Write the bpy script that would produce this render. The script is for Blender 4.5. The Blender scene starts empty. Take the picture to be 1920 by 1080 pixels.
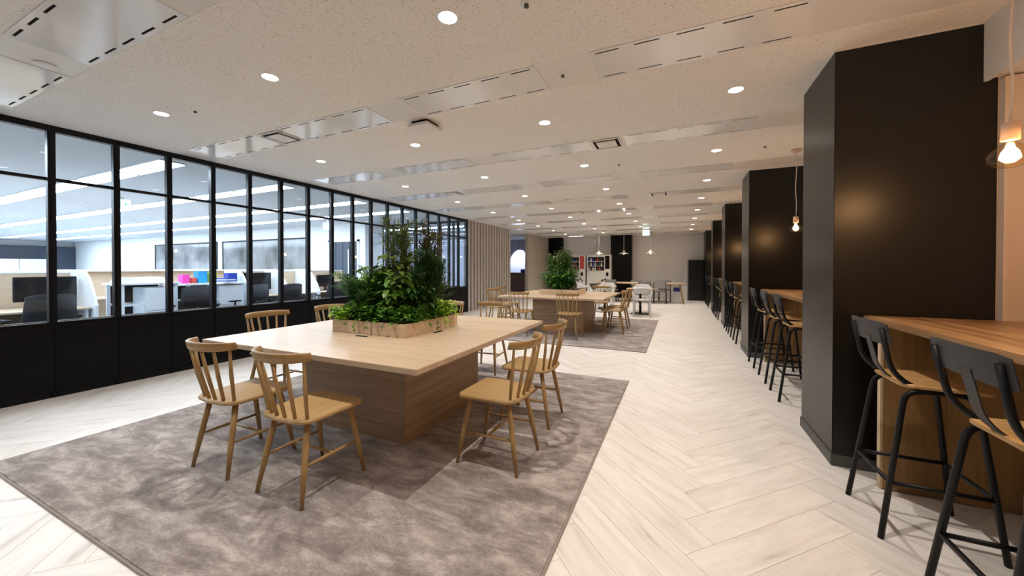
import bpy, bmesh, math, random
from mathutils import Vector, Matrix
random.seed(7)
PI = math.pi
S = bpy.context.scene
C = S.collection
R = math.radians
# ------------------------------------------------------------------ camera, world, exposure
CEIL = 2.72
cam_d = bpy.data.cameras.new('camera'); cam = bpy.data.objects.new('camera', cam_d); C.objects.link(cam)
cam.location = (0, 0, 1.30)
cam.rotation_euler = (PI/2 - 0.009437, 0, 0.42614)
cam_d.sensor_width = 36; cam_d.lens = 688.68/1920*36; cam_d.shift_y = -31.25/1920
cam_d.clip_start = 0.02; cam_d.clip_end = 200
S.camera = cam
w = bpy.data.worlds.new('world'); S.world = w; w.use_nodes = True
w.node_tree.nodes['Background'].inputs[0].default_value = (0.6, 0.65, 0.75, 1)
w.node_tree.nodes['Background'].inputs[1].default_value = 0.15
S.view_settings.view_transform = 'Standard'; S.view_settings.look = 'None'
S.view_settings.gamma = 1; S.view_settings.use_curve_mapping = False
S.view_settings.exposure = 0.0
DOWN_W = 104.0        # watts of one recessed downlight
BULB_W = 19.0
OFFICE_E = 30.0       # emission of the office ceiling lights

# ------------------------------------------------------------------ materials
def nt(name):
    m = bpy.data.materials.new(name); m.use_nodes = True
    t = m.node_tree; return m, t, t.nodes['Principled BSDF']
def N(t, kind, **kw):
    n = t.nodes.new(kind)
    for k, v in kw.items():
        if k.startswith('i_'):
            key = k[2:].replace('_', ' ')
            n.inputs[int(key) if key.isdigit() else key].default_value = v
        else: setattr(n, k, v)
    return n
def ramp(t, stops):
    r = t.nodes.new('ShaderNodeValToRGB'); e = r.color_ramp.elements
    while len(e) < len(stops): e.new(0.5)
    for el, (p, c) in zip(e, stops): el.position = p; el.color = (*c, 1)
    return r
def plain(name, col, rough=0.5, metal=0, spec=0.5, var=0.06, scale=8):
    m, t, b = nt(name)
    tc = N(t, 'ShaderNodeTexCoord'); no = N(t, 'ShaderNodeTexNoise', i_Scale=scale, i_Detail=4)
    t.links.new(tc.outputs['Object'], no.inputs['Vector'])
    r = ramp(t, [(0.3, [c*(1-var) for c in col]), (0.7, [min(1, c*(1+var)) for c in col])])
    t.links.new(no.outputs['Fac'], r.inputs[0]); t.links.new(r.outputs[0], b.inputs['Base Color'])
    b.inputs['Roughness'].default_value = rough; b.inputs['Metallic'].default_value = metal
    b.inputs['Specular IOR Level'].default_value = spec
    return m
def wood(name, c1, c2, axis=0, stretch=14, scale=3.0, rough=0.45, boards=0, c3=None, spec=0.4):
    m, t, b = nt(name)
    tc = N(t, 'ShaderNodeTexCoord'); oi = N(t, 'ShaderNodeObjectInfo')
    mp = N(t, 'ShaderNodeMapping')
    sc = [stretch]*3; sc[axis] = 1.0
    mp.inputs['Scale'].default_value = sc
    mul = N(t, 'ShaderNodeMath', operation='MULTIPLY'); mul.inputs[1].default_value = 31.0
    t.links.new(oi.outputs['Random'], mul.inputs[0])
    cb = N(t, 'ShaderNodeCombineXYZ')
    for i in range(3): t.links.new(mul.outputs[0], cb.inputs[i])
    t.links.new(tc.outputs['Object'], mp.inputs['Vector']); t.links.new(cb.outputs[0], mp.inputs['Location'])
    no = N(t, 'ShaderNodeTexNoise', i_Scale=scale, i_Detail=6, i_Roughness=0.6, i_Distortion=0.4)
    t.links.new(mp.outputs[0], no.inputs['Vector'])
    r = ramp(t, [(0.32, c1), (0.68, c2)])
    t.links.new(no.outputs['Fac'], r.inputs[0]); out = r.outputs[0]
    if boards:
        # strips of differing tone along the grain
        sx = N(t, 'ShaderNodeSeparateXYZ'); t.links.new(tc.outputs['Object'], sx.inputs[0])
        o = sx.outputs[{0: 1, 1: 0, 2: 0}[axis]]
        m1 = N(t, 'ShaderNodeMath', operation='MULTIPLY'); m1.inputs[1].default_value = boards
        fl = N(t, 'ShaderNodeMath', operation='FLOOR'); wn = N(t, 'ShaderNodeTexWhiteNoise', noise_dimensions='1D')
        t.links.new(o, m1.inputs[0]); t.links.new(m1.outputs[0], fl.inputs[0]); t.links.new(fl.outputs[0], wn.inputs['W'])
        mx = N(t, 'ShaderNodeMix', data_type='RGBA', blend_type='MULTIPLY')
        r2 = ramp(t, [(0.0, c3 or (0.62, 0.58, 0.52)), (1.0, (1, 1, 1))])
        t.links.new(wn.outputs['Value'], r2.inputs[0])
        mx.inputs[0].default_value = 1.0
        t.links.new(out, mx.inputs[6]); t.links.new(r2.outputs[0], mx.inputs[7]); out = mx.outputs[2]
    t.links.new(out, b.inputs['Base Color'])
    b.inputs['Roughness'].default_value = rough; b.inputs['Specular IOR Level'].default_value = spec
    bp = N(t, 'ShaderNodeBump', i_Strength=0.05, i_Distance=0.002)
    t.links.new(no.outputs['Fac'], bp.inputs['Height']); t.links.new(bp.outputs[0], b.inputs['Normal'])
    return m
def emis(name, col, e):
    m, t, b = nt(name)
    b.inputs['Base Color'].default_value = (*col, 1)
    b.inputs['Emission Color'].default_value = (*col, 1); b.inputs['Emission Strength'].default_value = e
    return m
def glass_thin(name, tint=(1, 1, 1), ior=1.45, rough=0.0):
    m = bpy.data.materials.new(name); m.use_nodes = True; t = m.node_tree
    for n in list(t.nodes): t.nodes.remove(n)
    o = N(t, 'ShaderNodeOutputMaterial'); mx = N(t, 'ShaderNodeMixShader')
    tr = N(t, 'ShaderNodeBsdfTransparent'); gl = N(t, 'ShaderNodeBsdfGlossy'); fr = N(t, 'ShaderNodeFresnel', i_IOR=ior)
    tr.inputs[0].default_value = (*tint, 1); gl.inputs['Roughness'].default_value = rough
    # same reflectance from both sides of the pane (the Fresnel node inverts the IOR on back faces)
    ge = N(t, 'ShaderNodeNewGeometry'); io = N(t, 'ShaderNodeMapRange'); io.inputs['To Min'].default_value = ior; io.inputs['To Max'].default_value = 1/ior
    t.links.new(ge.outputs['Backfacing'], io.inputs['Value']); t.links.new(io.outputs['Result'], fr.inputs['IOR'])
    t.links.new(fr.outputs[0], mx.inputs[0]); t.links.new(tr.outputs[0], mx.inputs[1]); t.links.new(gl.outputs[0], mx.inputs[2])
    t.links.new(mx.outputs[0], o.inputs[0])
    return m

M = {}
M['oak_top'] = wood('pale_oak_laminate', (0.66, 0.495, 0.335), (0.78, 0.625, 0.46), axis=0, stretch=16, scale=1.6, rough=0.34, boards=7, c3=(0.90, 0.88, 0.86))
M['oak_base'] = wood('oak_laminate_side', (0.34, 0.225, 0.14), (0.47, 0.335, 0.22), axis=0, stretch=22, scale=1.3, rough=0.5)
M['chair_oak'] = wood('honey_oak', (0.35, 0.215, 0.085), (0.46, 0.295, 0.125), axis=2, stretch=5, scale=9, rough=0.42)
M['seat_oak'] = wood('honey_oak_seat', (0.40, 0.255, 0.105), (0.51, 0.335, 0.15), axis=1, stretch=12, scale=3, rough=0.42)
M['bar_top'] = wood('acacia_worktop', (0.33, 0.185, 0.08), (0.62, 0.40, 0.20), axis=1, stretch=15, scale=1.3, rough=0.32, boards=9, c3=(0.72, 0.66, 0.6))
M['bar_side'] = wood('acacia_panel', (0.30, 0.165, 0.06), (0.46, 0.27, 0.11), axis=2, stretch=13, scale=1.3, rough=0.5, boards=7, c3=(0.62, 0.58, 0.55))
M['bar_apron'] = wood('acacia_apron', (0.30, 0.165, 0.06), (0.48, 0.29, 0.12), axis=1, stretch=12, scale=1.2, rough=0.5)
M['edge_oak'] = wood('pale_edge_band', (0.62, 0.46, 0.28), (0.72, 0.55, 0.36), axis=2, rough=0.45)
M['stool_seat'] = wood('acacia_seat', (0.42, 0.23, 0.08), (0.62, 0.38, 0.16), axis=0, stretch=14, scale=2.4, rough=0.38)
M['steel_black'] = plain('black_powder_coat', (0.004, 0.004, 0.0045), 0.45, 0.0, 0.3)
M['plate_black'] = plain('charcoal_steel_plate', (0.026, 0.024, 0.026), 0.5, 0.0, 0.4)
M['frame_black'] = plain('black_aluminium_frame', (0.005, 0.006, 0.009), 0.38, 0.0, 0.22)
M['panel_black'] = plain('black_panel', (0.005, 0.005, 0.006), 0.5, 0.0, 0.13)
M['pillar_black'] = plain('black_pillar_cladding', (0.004, 0.0036, 0.0035), 0.34, 0.0, 0.45, 0.04, 3)
M['skirt_grey'] = plain('grey_skirting', (0.085, 0.08, 0.078), 0.5)
M['white_paint'] = plain('white_paint', (0.78, 0.78, 0.77), 0.6, 0, 0.3, 0.02)
M['grey_wall'] = plain('warm_grey_wall', (0.80, 0.80, 0.81), 0.7, 0, 0.3, 0.02)
M['blue_wall'] = plain('blue_grey_wall', (0.45, 0.47, 0.58), 0.7, 0, 0.3, 0.02)
M['cream_panel'] = plain('cream_panel', (0.72, 0.62, 0.54), 0.55, 0, 0.3, 0.02)
M['white_gloss'] = plain('gloss_white_panel', (0.80, 0.80, 0.80), 0.12, 0, 0.9, 0.01)
M['strip_plain'] = plain('satin_ceiling_band', (0.74, 0.715, 0.685), 0.3, 0, 0.5, 0.01)
M['white_plastic'] = plain('white_plastic', (0.78, 0.78, 0.76), 0.35, 0, 0.5, 0.01)
M['dark_slot'] = plain('dark_cavity', (0.012, 0.012, 0.012), 0.8, 0, 0.1)
M['chrome'] = plain('aluminium', (0.6, 0.62, 0.65), 0.3, 0.9)
M['slat'] = wood('greige_slat', (0.50, 0.455, 0.41), (0.62, 0.57, 0.52), axis=2, stretch=9, scale=2, rough=0.6)
M['slat_back'] = plain('slat_backing', (0.15, 0.135, 0.12), 0.8)
M['beige_wall'] = plain('beige_partition', (0.52, 0.465, 0.40), 0.7, 0, 0.3, 0.03)
M['walnut'] = wood('walnut_counter', (0.11, 0.065, 0.045), (0.17, 0.105, 0.075), axis=0, rough=0.45)
M['socket'] = plain('beige_wood_socket', (0.70, 0.50, 0.36), 0.5)
M['cord'] = plain('cream_cord', (0.75, 0.62, 0.52), 0.6)
M['shade'] = plain('cream_enamel_shade', (0.75, 0.70, 0.60), 0.35)
M['office_white'] = plain('office_white_laminate', (0.76, 0.79, 0.83), 0.4, 0, 0.4, 0.01)
M['office_wood'] = wood('office_oak_screen', (0.50, 0.38, 0.27), (0.60, 0.47, 0.35), axis=1, rough=0.5)
M['office_wall'] = plain('office_white_wall', (0.80, 0.81, 0.82), 0.7, 0, 0.2, 0.01)
M['office_ceiling'] = plain('office_ceiling_board', (0.56, 0.58, 0.60), 0.85, 0, 0.1, 0.01)
M['office_dark'] = plain('slate_blue_curtain_wall', (0.045, 0.058, 0.085), 0.6)
M['office_carpet'] = plain('grey_office_carpet', (0.50, 0.52, 0.54), 0.95, 0, 0.1, 0.2, 30)
M['mesh_black'] = plain('black_mesh_fabric', (0.018, 0.019, 0.024), 0.75, 0, 0.2)
M['screen'] = plain('monitor_screen_off', (0.012, 0.012, 0.015), 0.15, 0, 0.5)
M['paper'] = plain('white_paper', (0.82, 0.83, 0.84), 0.8)
M['blue'] = plain('blue_print', (0.02, 0.05, 0.33), 0.5)
M['cyan'] = plain('sky_blue_print', (0.02, 0.30, 0.70), 0.5)
M['magenta'] = plain('magenta_print', (0.75, 0.05, 0.35), 0.5)
M['lime'] = plain('lime_print', (0.50, 0.62, 0.04), 0.5)
M['red'] = plain('red_print', (0.55, 0.07, 0.05), 0.5)
M['seat_grey'] = plain('grey_upholstery', (0.30, 0.29, 0.28), 0.85)
M['fridge'] = plain('black_fridge_door', (0.008, 0.008, 0.009), 0.25)
M['soil'] = plain('dark_soil', (0.03, 0.022, 0.015), 0.95, 0, 0.1, 0.4, 40)
M['window_dusk'] = plain('smoked_interior_window', (0.20, 0.20, 0.20), 0.10, 0, 0.7, 0.5, 1.2)
M['blind'] = plain('roller_blind', (0.62, 0.55, 0.48), 0.8, 0, 0.2, 0.02)
M['glass'] = glass_thin('clear_glass', (0.96, 0.98, 0.99), 1.35)
M['bulb_glass'] = glass_thin('amber_bulb_glass', (1.0, 0.9, 0.74), 1.5, 0.02)
M['filament'] = emis('glowing_filament', (1.0, 0.66, 0.30), 60)
M['down_e'] = emis('downlight_lens', (1.0, 0.93, 0.84), 14)
M['office_e'] = emis('office_light_diffuser', (0.74, 0.87, 1.0), OFFICE_E)
M['exit_e'] = emis('exit_sign_face', (0.80, 0.95, 0.93), 2.2)
M['exit_g'] = emis('exit_sign_green', (0.02, 0.50, 0.28), 1.0)
M['lamp_e'] = emis('pendant_lamp_bulb', (1.0, 0.85, 0.6), 10)
M['cove_e'] = emis('ceiling_slot_light', (1.0, 0.95, 0.88), 5)
M['vend_e'] = emis('vending_window_light', (0.55, 0.60, 0.75), 0.25)

def leafmat(name, c1, c2, scale=9):
    m, t, b = nt(name)
    tc = N(t, 'ShaderNodeTexCoord'); oi = N(t, 'ShaderNodeObjectInfo'); no = N(t, 'ShaderNodeTexNoise', i_Scale=scale, i_Detail=2)
    ad = N(t, 'ShaderNodeVectorMath', operation='ADD'); t.links.new(tc.outputs['Object'], ad.inputs[0]); t.links.new(oi.outputs['Random'], ad.inputs[1])
    t.links.new(ad.outputs[0], no.inputs['Vector'])
    r = ramp(t, [(0.35, c1), (0.65, c2)]); t.links.new(no.outputs['Fac'], r.inputs[0]); t.links.new(r.outputs[0], b.inputs['Base Color'])
    b.inputs['Roughness'].default_value = 0.42; b.inputs['Specular IOR Level'].default_value = 0.4
    return m
M['leaf_dark'] = leafmat('dark_green_leaf', (0.018, 0.085, 0.015), (0.07, 0.21, 0.04))
M['leaf_mid'] = leafmat('mid_green_leaf', (0.055, 0.17, 0.015), (0.21, 0.40, 0.05))
M['leaf_olive'] = leafmat('olive_leaf', (0.07, 0.15, 0.012), (0.22, 0.32, 0.03))
M['leaf_rust'] = leafmat('rust_olive_leaf', (0.09, 0.10, 0.012), (0.24, 0.16, 0.03))
M['leaf_lime'] = leafmat('lime_green_leaf', (0.18, 0.42, 0.02), (0.48, 0.78, 0.06), 14)
M['leaf_small'] = leafmat('fresh_green_leaf', (0.04, 0.16, 0.02), (0.20, 0.44, 0.05), 14)
M['stem'] = plain('brown_stem', (0.10, 0.07, 0.04), 0.8)
M['stem_green'] = plain('green_stem', (0.08, 0.14, 0.03), 0.6)

# rug
m, t, b = nt('mottled_grey_carpet')
tc = N(t, 'ShaderNodeTexCoord')
n1 = N(t, 'ShaderNodeTexNoise', i_Scale=3.8, i_Detail=10, i_Roughness=0.72, i_Distortion=0.35)
n2 = N(t, 'ShaderNodeTexNoise', i_Scale=120, i_Detail=2)
mp = N(t, 'ShaderNodeMapping'); mp.inputs['Rotation'].default_value = (0, 0, -0.5); mp.inputs['Scale'].default_value = (1, 2.2, 1)
t.links.new(tc.outputs['Object'], mp.inputs[0]); t.links.new(mp.outputs[0], n1.inputs['Vector']); t.links.new(tc.outputs['Object'], n2.inputs['Vector'])
r1 = ramp(t, [(0.39, (0.20, 0.171, 0.159)), (0.50, (0.305, 0.268, 0.251)), (0.63, (0.48, 0.435, 0.412))])
t.links.new(n1.outputs['Fac'], r1.inputs[0])
mx = N(t, 'ShaderNodeMix', data_type='RGBA', blend_type='OVERLAY'); mx.inputs[0].default_value = 0.35
t.links.new(r1.outputs[0], mx.inputs[6]); t.links.new(n2.outputs['Fac'], mx.inputs[7])
t.links.new(mx.outputs[2], b.inputs['Base Color']); b.inputs['Roughness'].default_value = 0.95; b.inputs['Specular IOR Level'].default_value = 0.1
b.inputs['Sheen Weight'].default_value = 0.15
bp = N(t, 'ShaderNodeBump', i_Strength=0.5, i_Distance=0.004); t.links.new(n1.outputs['Fac'], bp.inputs['Height']); t.links.new(bp.outputs[0], b.inputs['Normal'])
M['rug'] = m
M['rug_edge'] = plain('rug_binding', (0.30, 0.26, 0.235), 0.9)

# ceiling boards with small pits
m, t, b = nt('pitted_rockwool_ceiling')
tc = N(t, 'ShaderNodeTexCoord')
mp = N(t, 'ShaderNodeMapping'); mp.inputs['Rotation'].default_value = (0, 0, 0.6); mp.inputs['Scale'].default_value = (1, 2.2, 1)
n0 = N(t, 'ShaderNodeTexNoise', i_Scale=9, i_Detail=1)
va = N(t, 'ShaderNodeVectorMath', operation='SCALE'); va.inputs['Scale'].default_value = 0.05
vb = N(t, 'ShaderNodeVectorMath', operation='ADD')
t.links.new(tc.outputs['Object'], n0.inputs['Vector']); t.links.new(n0.outputs['Color'], va.inputs[0])
t.links.new(tc.outputs['Object'], vb.inputs[0]); t.links.new(va.outputs[0], vb.inputs[1]); t.links.new(vb.outputs[0], mp.inputs[0])
vo = N(t, 'ShaderNodeTexVoronoi', i_Scale=36, i_Randomness=1.0); t.links.new(mp.outputs[0], vo.inputs['Vector'])
r1 = ramp(t, [(0.14, (0.42, 0.385, 0.35)), (0.23, (0.80, 0.775, 0.745))]); t.links.new(vo.outputs['Distance'], r1.inputs[0])
t.links.new(r1.outputs[0], b.inputs['Base Color']); b.inputs['Roughness'].default_value = 0.9; b.inputs['Specular IOR Level'].default_value = 0.1
bp = N(t, 'ShaderNodeBump', i_Strength=0.4, i_Distance=0.003); t.links.new(vo.outputs['Distance'], bp.inputs['Height']); t.links.new(bp.outputs[0], b.inputs['Normal'])
M['ceiling'] = m

# floor planks
m, t, b = nt('whitewashed_plank')
uv = N(t, 'ShaderNodeUVMap'); uv.uv_map = 'UVMap'; oi = N(t, 'ShaderNodeObjectInfo')
sc = N(t, 'ShaderNodeMath', operation='MULTIPLY'); sc.inputs[1].default_value = 57.0
t.links.new(oi.outputs['Random'], sc.inputs[0])
cb = N(t, 'ShaderNodeCombineXYZ'); t.links.new(sc.outputs[0], cb.inputs[0]); t.links.new(sc.outputs[0], cb.inputs[1])
ad = N(t, 'ShaderNodeVectorMath', operation='ADD'); t.links.new(uv.outputs[0], ad.inputs[0]); t.links.new(cb.outputs[0], ad.inputs[1])
mp = N(t, 'ShaderNodeMapping'); mp.inputs['Scale'].default_value = (1.6, 11, 1); t.links.new(ad.outputs[0], mp.inputs[0])
n1 = N(t, 'ShaderNodeTexNoise', i_Scale=1.3, i_Detail=6, i_Roughness=0.6, i_Distortion=0.7); t.links.new(mp.outputs[0], n1.inputs['Vector'])
r1 = ramp(t, [(0.27, (0.52, 0.475, 0.43)), (0.37, (0.74, 0.705, 0.67)), (0.60, (0.84, 0.815, 0.785))]); t.links.new(n1.outputs['Fac'], r1.inputs[0])
mp2 = N(t, 'ShaderNodeMapping'); mp2.inputs['Scale'].default_value = (0.35, 0.35, 1); t.links.new(ad.outputs[0], mp2.inputs[0])
n3 = N(t, 'ShaderNodeTexNoise', i_Scale=1.0, i_Detail=1); t.links.new(mp2.outputs[0], n3.inputs['Vector'])
r3 = ramp(t, [(0.3, (0.965, 0.955, 0.94)), (0.7, (1, 1, 1))]); t.links.new(n3.outputs['Fac'], r3.inputs[0])
mx = N(t, 'ShaderNodeMix', data_type='RGBA', blend_type='MULTIPLY'); mx.inputs[0].default_value = 1
t.links.new(r1.outputs[0], mx.inputs[6]); t.links.new(r3.outputs[0], mx.inputs[7]); t.links.new(mx.outputs[2], b.inputs['Base Color'])
b.inputs['Roughness'].default_value = 0.42; b.inputs['Specular IOR Level'].default_value = 0.35
M['plank'] = m
M['joint'] = plain('floor_joint', (0.74, 0.70, 0.66), 0.8)

# ------------------------------------------------------------------ mesh helpers
class MB:
    def __init__(s): s.v = []; s.f = []; s.sm = []
    def add(s, vs, fs, smooth=False):
        o = len(s.v); s.v += [tuple(p) for p in vs]
        for f in fs: s.f.append(tuple(i+o for i in f)); s.sm.append(smooth)
        return s
    def box(s, x0, x1, y0, y1, z0, z1, c=0.0):
        if c <= 0:
            vs = [(x, y, z) for z in (z0, z1) for y in (y0, y1) for x in (x0, x1)]
            return s.add(vs, [(0, 2, 3, 1), (4, 5, 7, 6), (0, 1, 5, 4), (2, 6, 7, 3), (0, 4, 6, 2), (1, 3, 7, 5)])
        bm = bmesh.new(); bmesh.ops.create_cube(bm, size=1)
        for v in bm.verts:
            v.co = Vector(((x0+x1)/2+v.co.x*(x1-x0), (y0+y1)/2+v.co.y*(y1-y0), (z0+z1)/2+v.co.z*(z1-z0)))
        bmesh.ops.bevel(bm, geom=list(bm.edges), offset=c, segments=2, affect='EDGES')
        bm.verts.ensure_lookup_table()
        s.add([v.co[:] for v in bm.verts], [tuple(v.index for v in f.verts) for f in bm.faces]); bm.free(); return s
    def tube(s, pts, rad, n=10, cap=True):
        pts = [Vector(p) for p in pts]; rad = rad if isinstance(rad, (list, tuple)) else [rad]*len(pts)
        vs = []; ref = None
        for i, p in enumerate(pts):
            d = (pts[min(i+1, len(pts)-1)]-pts[max(i-1, 0)]).normalized()
            if ref is None:
                ref = Vector((0, 0, 1)) if abs(d.z) < 0.9 else Vector((1, 0, 0))
            a = (ref - d*ref.dot(d)).normalized(); ref = a; bb = d.cross(a)
            for k in range(n):
                an = 2*PI*k/n; vs.append(p+(a*math.cos(an)+bb*math.sin(an))*rad[i])
        fs = [(i*n+k, i*n+(k+1) % n, (i+1)*n+(k+1) % n, (i+1)*n+k) for i in range(len(pts)-1) for k in range(n)]
        o = len(s.v); s.add(vs, fs, True)
        if cap:
            s.f.append(tuple(o+k for k in reversed(range(n)))); s.sm.append(False)
            s.f.append(tuple(o+(len(pts)-1)*n+k for k in range(n))); s.sm.append(False)
        return s
    def lathe(s, prof, cx=0, cy=0, n=20, cap=True):
        vs = [(cx+r*math.cos(2*PI*k/n), cy+r*math.sin(2*PI*k/n), z) for r, z in prof for k in range(n)]
        fs = [(i*n+k, i*n+(k+1) % n, (i+1)*n+(k+1) % n, (i+1)*n+k) for i in range(len(prof)-1) for k in range(n)]
        o = len(s.v); s.add(vs, fs, True)
        if cap:
            if prof[0][0] > 1e-4: s.f.append(tuple(o+k for k in reversed(range(n)))); s.sm.append(False)
            if prof[-1][0] > 1e-4: s.f.append(tuple(o+(len(prof)-1)*n+k for k in range(n))); s.sm.append(False)
        return s
    def prism(s, poly, z0, z1, c=0.004):
        n = len(poly); cx = sum(p[0] for p in poly)/n; cy = sum(p[1] for p in poly)/n
        def ins(d):
            o = []
            for p in poly:
                v = Vector((p[0]-cx, p[1]-cy)); L = v.length; v *= (L-d)/L; o.append((cx+v.x, cy+v.y))
            return o
        rings = [(ins(c), z0), (poly, z0+c), (poly, z1-c), (ins(c), z1)]
        vs = [(x, y, z) for r, z in rings for x, y in r]
        fs = [(i*n+k, i*n+(k+1) % n, (i+1)*n+(k+1) % n, (i+1)*n+k) for i in range(3) for k in range(n)]
        fs += [tuple(reversed(range(n))), tuple(3*n+k for k in range(n))]
        return s.add(vs, fs)
    def mesh(s, name, mat):
        me = bpy.data.meshes.new(name); me.from_pydata(s.v, [], s.f); me.materials.append(mat)
        me.polygons.foreach_set('use_smooth', s.sm); me.update(); return me
    def build(s, name, mat, parent=None, loc=None):
        o = bpy.data.objects.new(name, s.mesh(name, M[mat] if isinstance(mat, str) else mat)); C.objects.link(o)
        if parent: o.parent = parent
        if loc: o.location = loc
        return o
def struct(o): o['kind'] = 'structure'; return o
def tag(o, label, cat, group=None, kind=None):
    o['label'] = label; o['category'] = cat
    if group: o['group'] = group
    if kind: o['kind'] = kind
    return o
def thing(name, label, cat, loc=(0, 0, 0), rz=0, group=None):
    o = bpy.data.objects.new(name, None); o.empty_display_size = 0.1; C.objects.link(o)
    o.location = loc; o.rotation_euler = (0, 0, rz); return tag(o, label, cat, group)
def copy_tree(o, parent=None):
    c = o.copy(); C.objects.link(c); c.parent = parent
    for ch in list(o.children): copy_tree(ch, c)
    return c
def put(proto, used, label, loc, rz=0, group=None):
    o = copy_tree(proto) if used[0] else proto
    used[0] = True
    o.location = loc; o.rotation_euler = (0, 0, rz); o['label'] = label
    if group: o['group'] = group
    return o
ORD = ['first', 'second', 'third', 'fourth', 'fifth', 'sixth', 'seventh', 'eighth', 'ninth', 'tenth', 'eleventh', 'twelfth', 'thirteenth', 'fourteenth', 'fifteenth', 'sixteenth', 'seventeenth', 'eighteenth', 'nineteenth', 'twentieth']

# ------------------------------------------------------------------ room shell
XL, XR, YB, YE = -5.73, 2.12, -3.0, 16.9
PY = [3.07, 6.28, 9.32, 12.45, 15.62]     # near faces of the pillars
PX = 0.925; PD = 0.66
floor = struct(MB().box(XL, XR, YB, YE, -0.12, -0.004).build('floor', 'joint'))
struct(MB().box(-31.0, XL, YB, 12.2, -0.12, 0.0).build('floor_office', 'office_carpet'))
struct(MB().box(-9.0, XL, 12.2, YE, -0.12, 0.0).build('floor_passage', 'grey_wall'))
# herringbone planks laid as parts of the floor
PW, NL = 0.18, 5
def clip(poly, x0, x1, y0, y1):
    for ax, lim, sg in ((0, x0, 1), (0, x1, -1), (1, y0, 1), (1, y1, -1)):
        out = []
        for i in range(len(poly)):
            a, b_ = poly[i], poly[(i+1) % len(poly)]
            ia = (a[ax]-lim)*sg >= 0; ib = (b_[ax]-lim)*sg >= 0
            if ia: out.append(a)
            if ia != ib:
                k = (lim-a[ax])/(b_[ax]-a[ax]); out.append(tuple(a[j]+(b_[j]-a[j])*k for j in range(4)))
        poly = out
        if not poly: return []
    return poly
def plank_prism(poly):
    """poly of (x, y, u, v): bevelled thin board from z -0.004 to 0"""
    n = len(poly); cx = sum(p[0] for p in poly)/n; cy = sum(p[1] for p in poly)/n
    def ins(d): return [(p[0]+(cx-p[0])*0 - math.copysign(0, 1), p[1]) for p in poly]
    vs = [(p[0], p[1], -0.0045) for p in poly]
    top = []
    for i in range(n):
        a, b_, c_ = Vector(poly[i-1][:2]), Vector(poly[i][:2]), Vector(poly[(i+1) % n][:2])
        d = ((a-b_).normalized()+(c_-b_).normalized())
        if d.length > 1e-6: d = d.normalized()*0.0009
        top.append((b_.x+d.x, b_.y+d.y, 0.0))
    fs = [tuple(n+k for k in range(n))]+[(k, (k+1) % n, n+(k+1) % n, n+k) for k in range(n)]
    uvs = [(p[2], p[3]) for p in poly]
    return vs+top, fs, uvs+uvs
def mesh_uv(name, vs, fs, uvs, mat):
    me = bpy.data.meshes.new(name); me.from_pydata(vs, [], fs); me.materials.append(mat)
    l = me.uv_layers.new(name='UVMap'); idx = [0]*len(me.loops); me.loops.foreach_get('vertex_index', idx)
    flat = [c for i in idx for c in uvs[i]]; l.data.foreach_set('uv', flat); me.update(); return me
rugs = [(-4.14, -0.51, 0.75, 4.37), (-4.14, -0.45, 5.94, 9.76)]
G = 0.0004
q = math.sqrt(0.5)
planks = []
for jy in range(-90, 90):
    for jx in range(-90, 90):
        d = (jx-jy) % (2*NL)
        if d == 0: cells = (jx, jy, NL, 1)
        elif d == 2*NL-1: cells = (jx, jy, 1, NL)
        else: continue
        a0, b0, la, lb = cells
        ca, cb_ = (a0+la/2)*PW, (b0+lb/2)*PW
        X, Y = (ca-cb_)*q+0.16, (ca+cb_)*q+2.21
        if X < XL-0.7 or X > XR+0.7 or Y < YB-0.7 or Y > YE+0.7: continue
        planks.append((X, Y, la > 1))
def visible_plank(X, Y):
    # in front of the lens and inside the field of view
    zc = 0.4134*-X+0.9106*Y; xc = 0.9106*X+0.4134*Y
    if zc < 0.3 or abs(xc)/zc > 1.75 or 1.3/zc > 1.15: return False
    for x0, x1, y0, y1 in rugs:
        if x0+0.5 < X < x1-0.5 and y0+0.5 < Y < y1-0.5: return False
    return X < 1.9
vis = sorted([p for p in planks if visible_plank(p[0], p[1])], key=lambda p: 0.4134*-p[0]+0.9106*p[1])
near = set(vis[:300])
L_ = PW*NL
base_poly = [(-L_/2+G, -PW/2+G, 0, 0), (L_/2-G, -PW/2+G, L_, 0), (L_/2-G, PW/2-G, L_, PW), (-L_/2+G, PW/2-G, 0, PW)]
full = mesh_uv('plank', *plank_prism(base_poly), M['plank'])
sv, sf, suv = [], [], []
for p in planks:
    X, Y, hor = p
    ang = R(45) if hor else R(135)
    ca, sa = math.cos(ang), math.sin(ang)
    ou, ov = random.uniform(0, 80), random.uniform(0, 80)
    poly = [(X+x*ca-y*sa, Y+x*sa+y*ca, u, v) for x, y, u, v in base_poly]
    inside = all(XL < a[0] < XR and YB < a[1] < YE for a in poly)
    if p in near and inside:
        o = bpy.data.objects.new('plank', full); C.objects.link(o); o.parent = floor
        o.location = (X, Y, 0); o.rotation_euler = (0, 0, ang)
        continue
    poly = [(a[0], a[1], a[2]+ou, a[3]+ov) for a in poly]
    poly = clip(poly, XL, XR, YB, YE)
    if len(poly) < 3: continue
    vs, fs, uvs = plank_prism(poly)
    if p in near:
        o = bpy.data.objects.new('plank', mesh_uv('plank', vs, fs, uvs, M['plank'])); C.objects.link(o); o.parent = floor
    else:
        k = len(sv); sv += vs; suv += uvs; sf += [tuple(i+k for i in f) for f in fs]
o = bpy.data.objects.new('plank_field', mesh_uv('plank_field', sv, sf, suv, M['plank'])); C.objects.link(o); o.parent = floor; o['kind'] = 'stuff'

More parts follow.
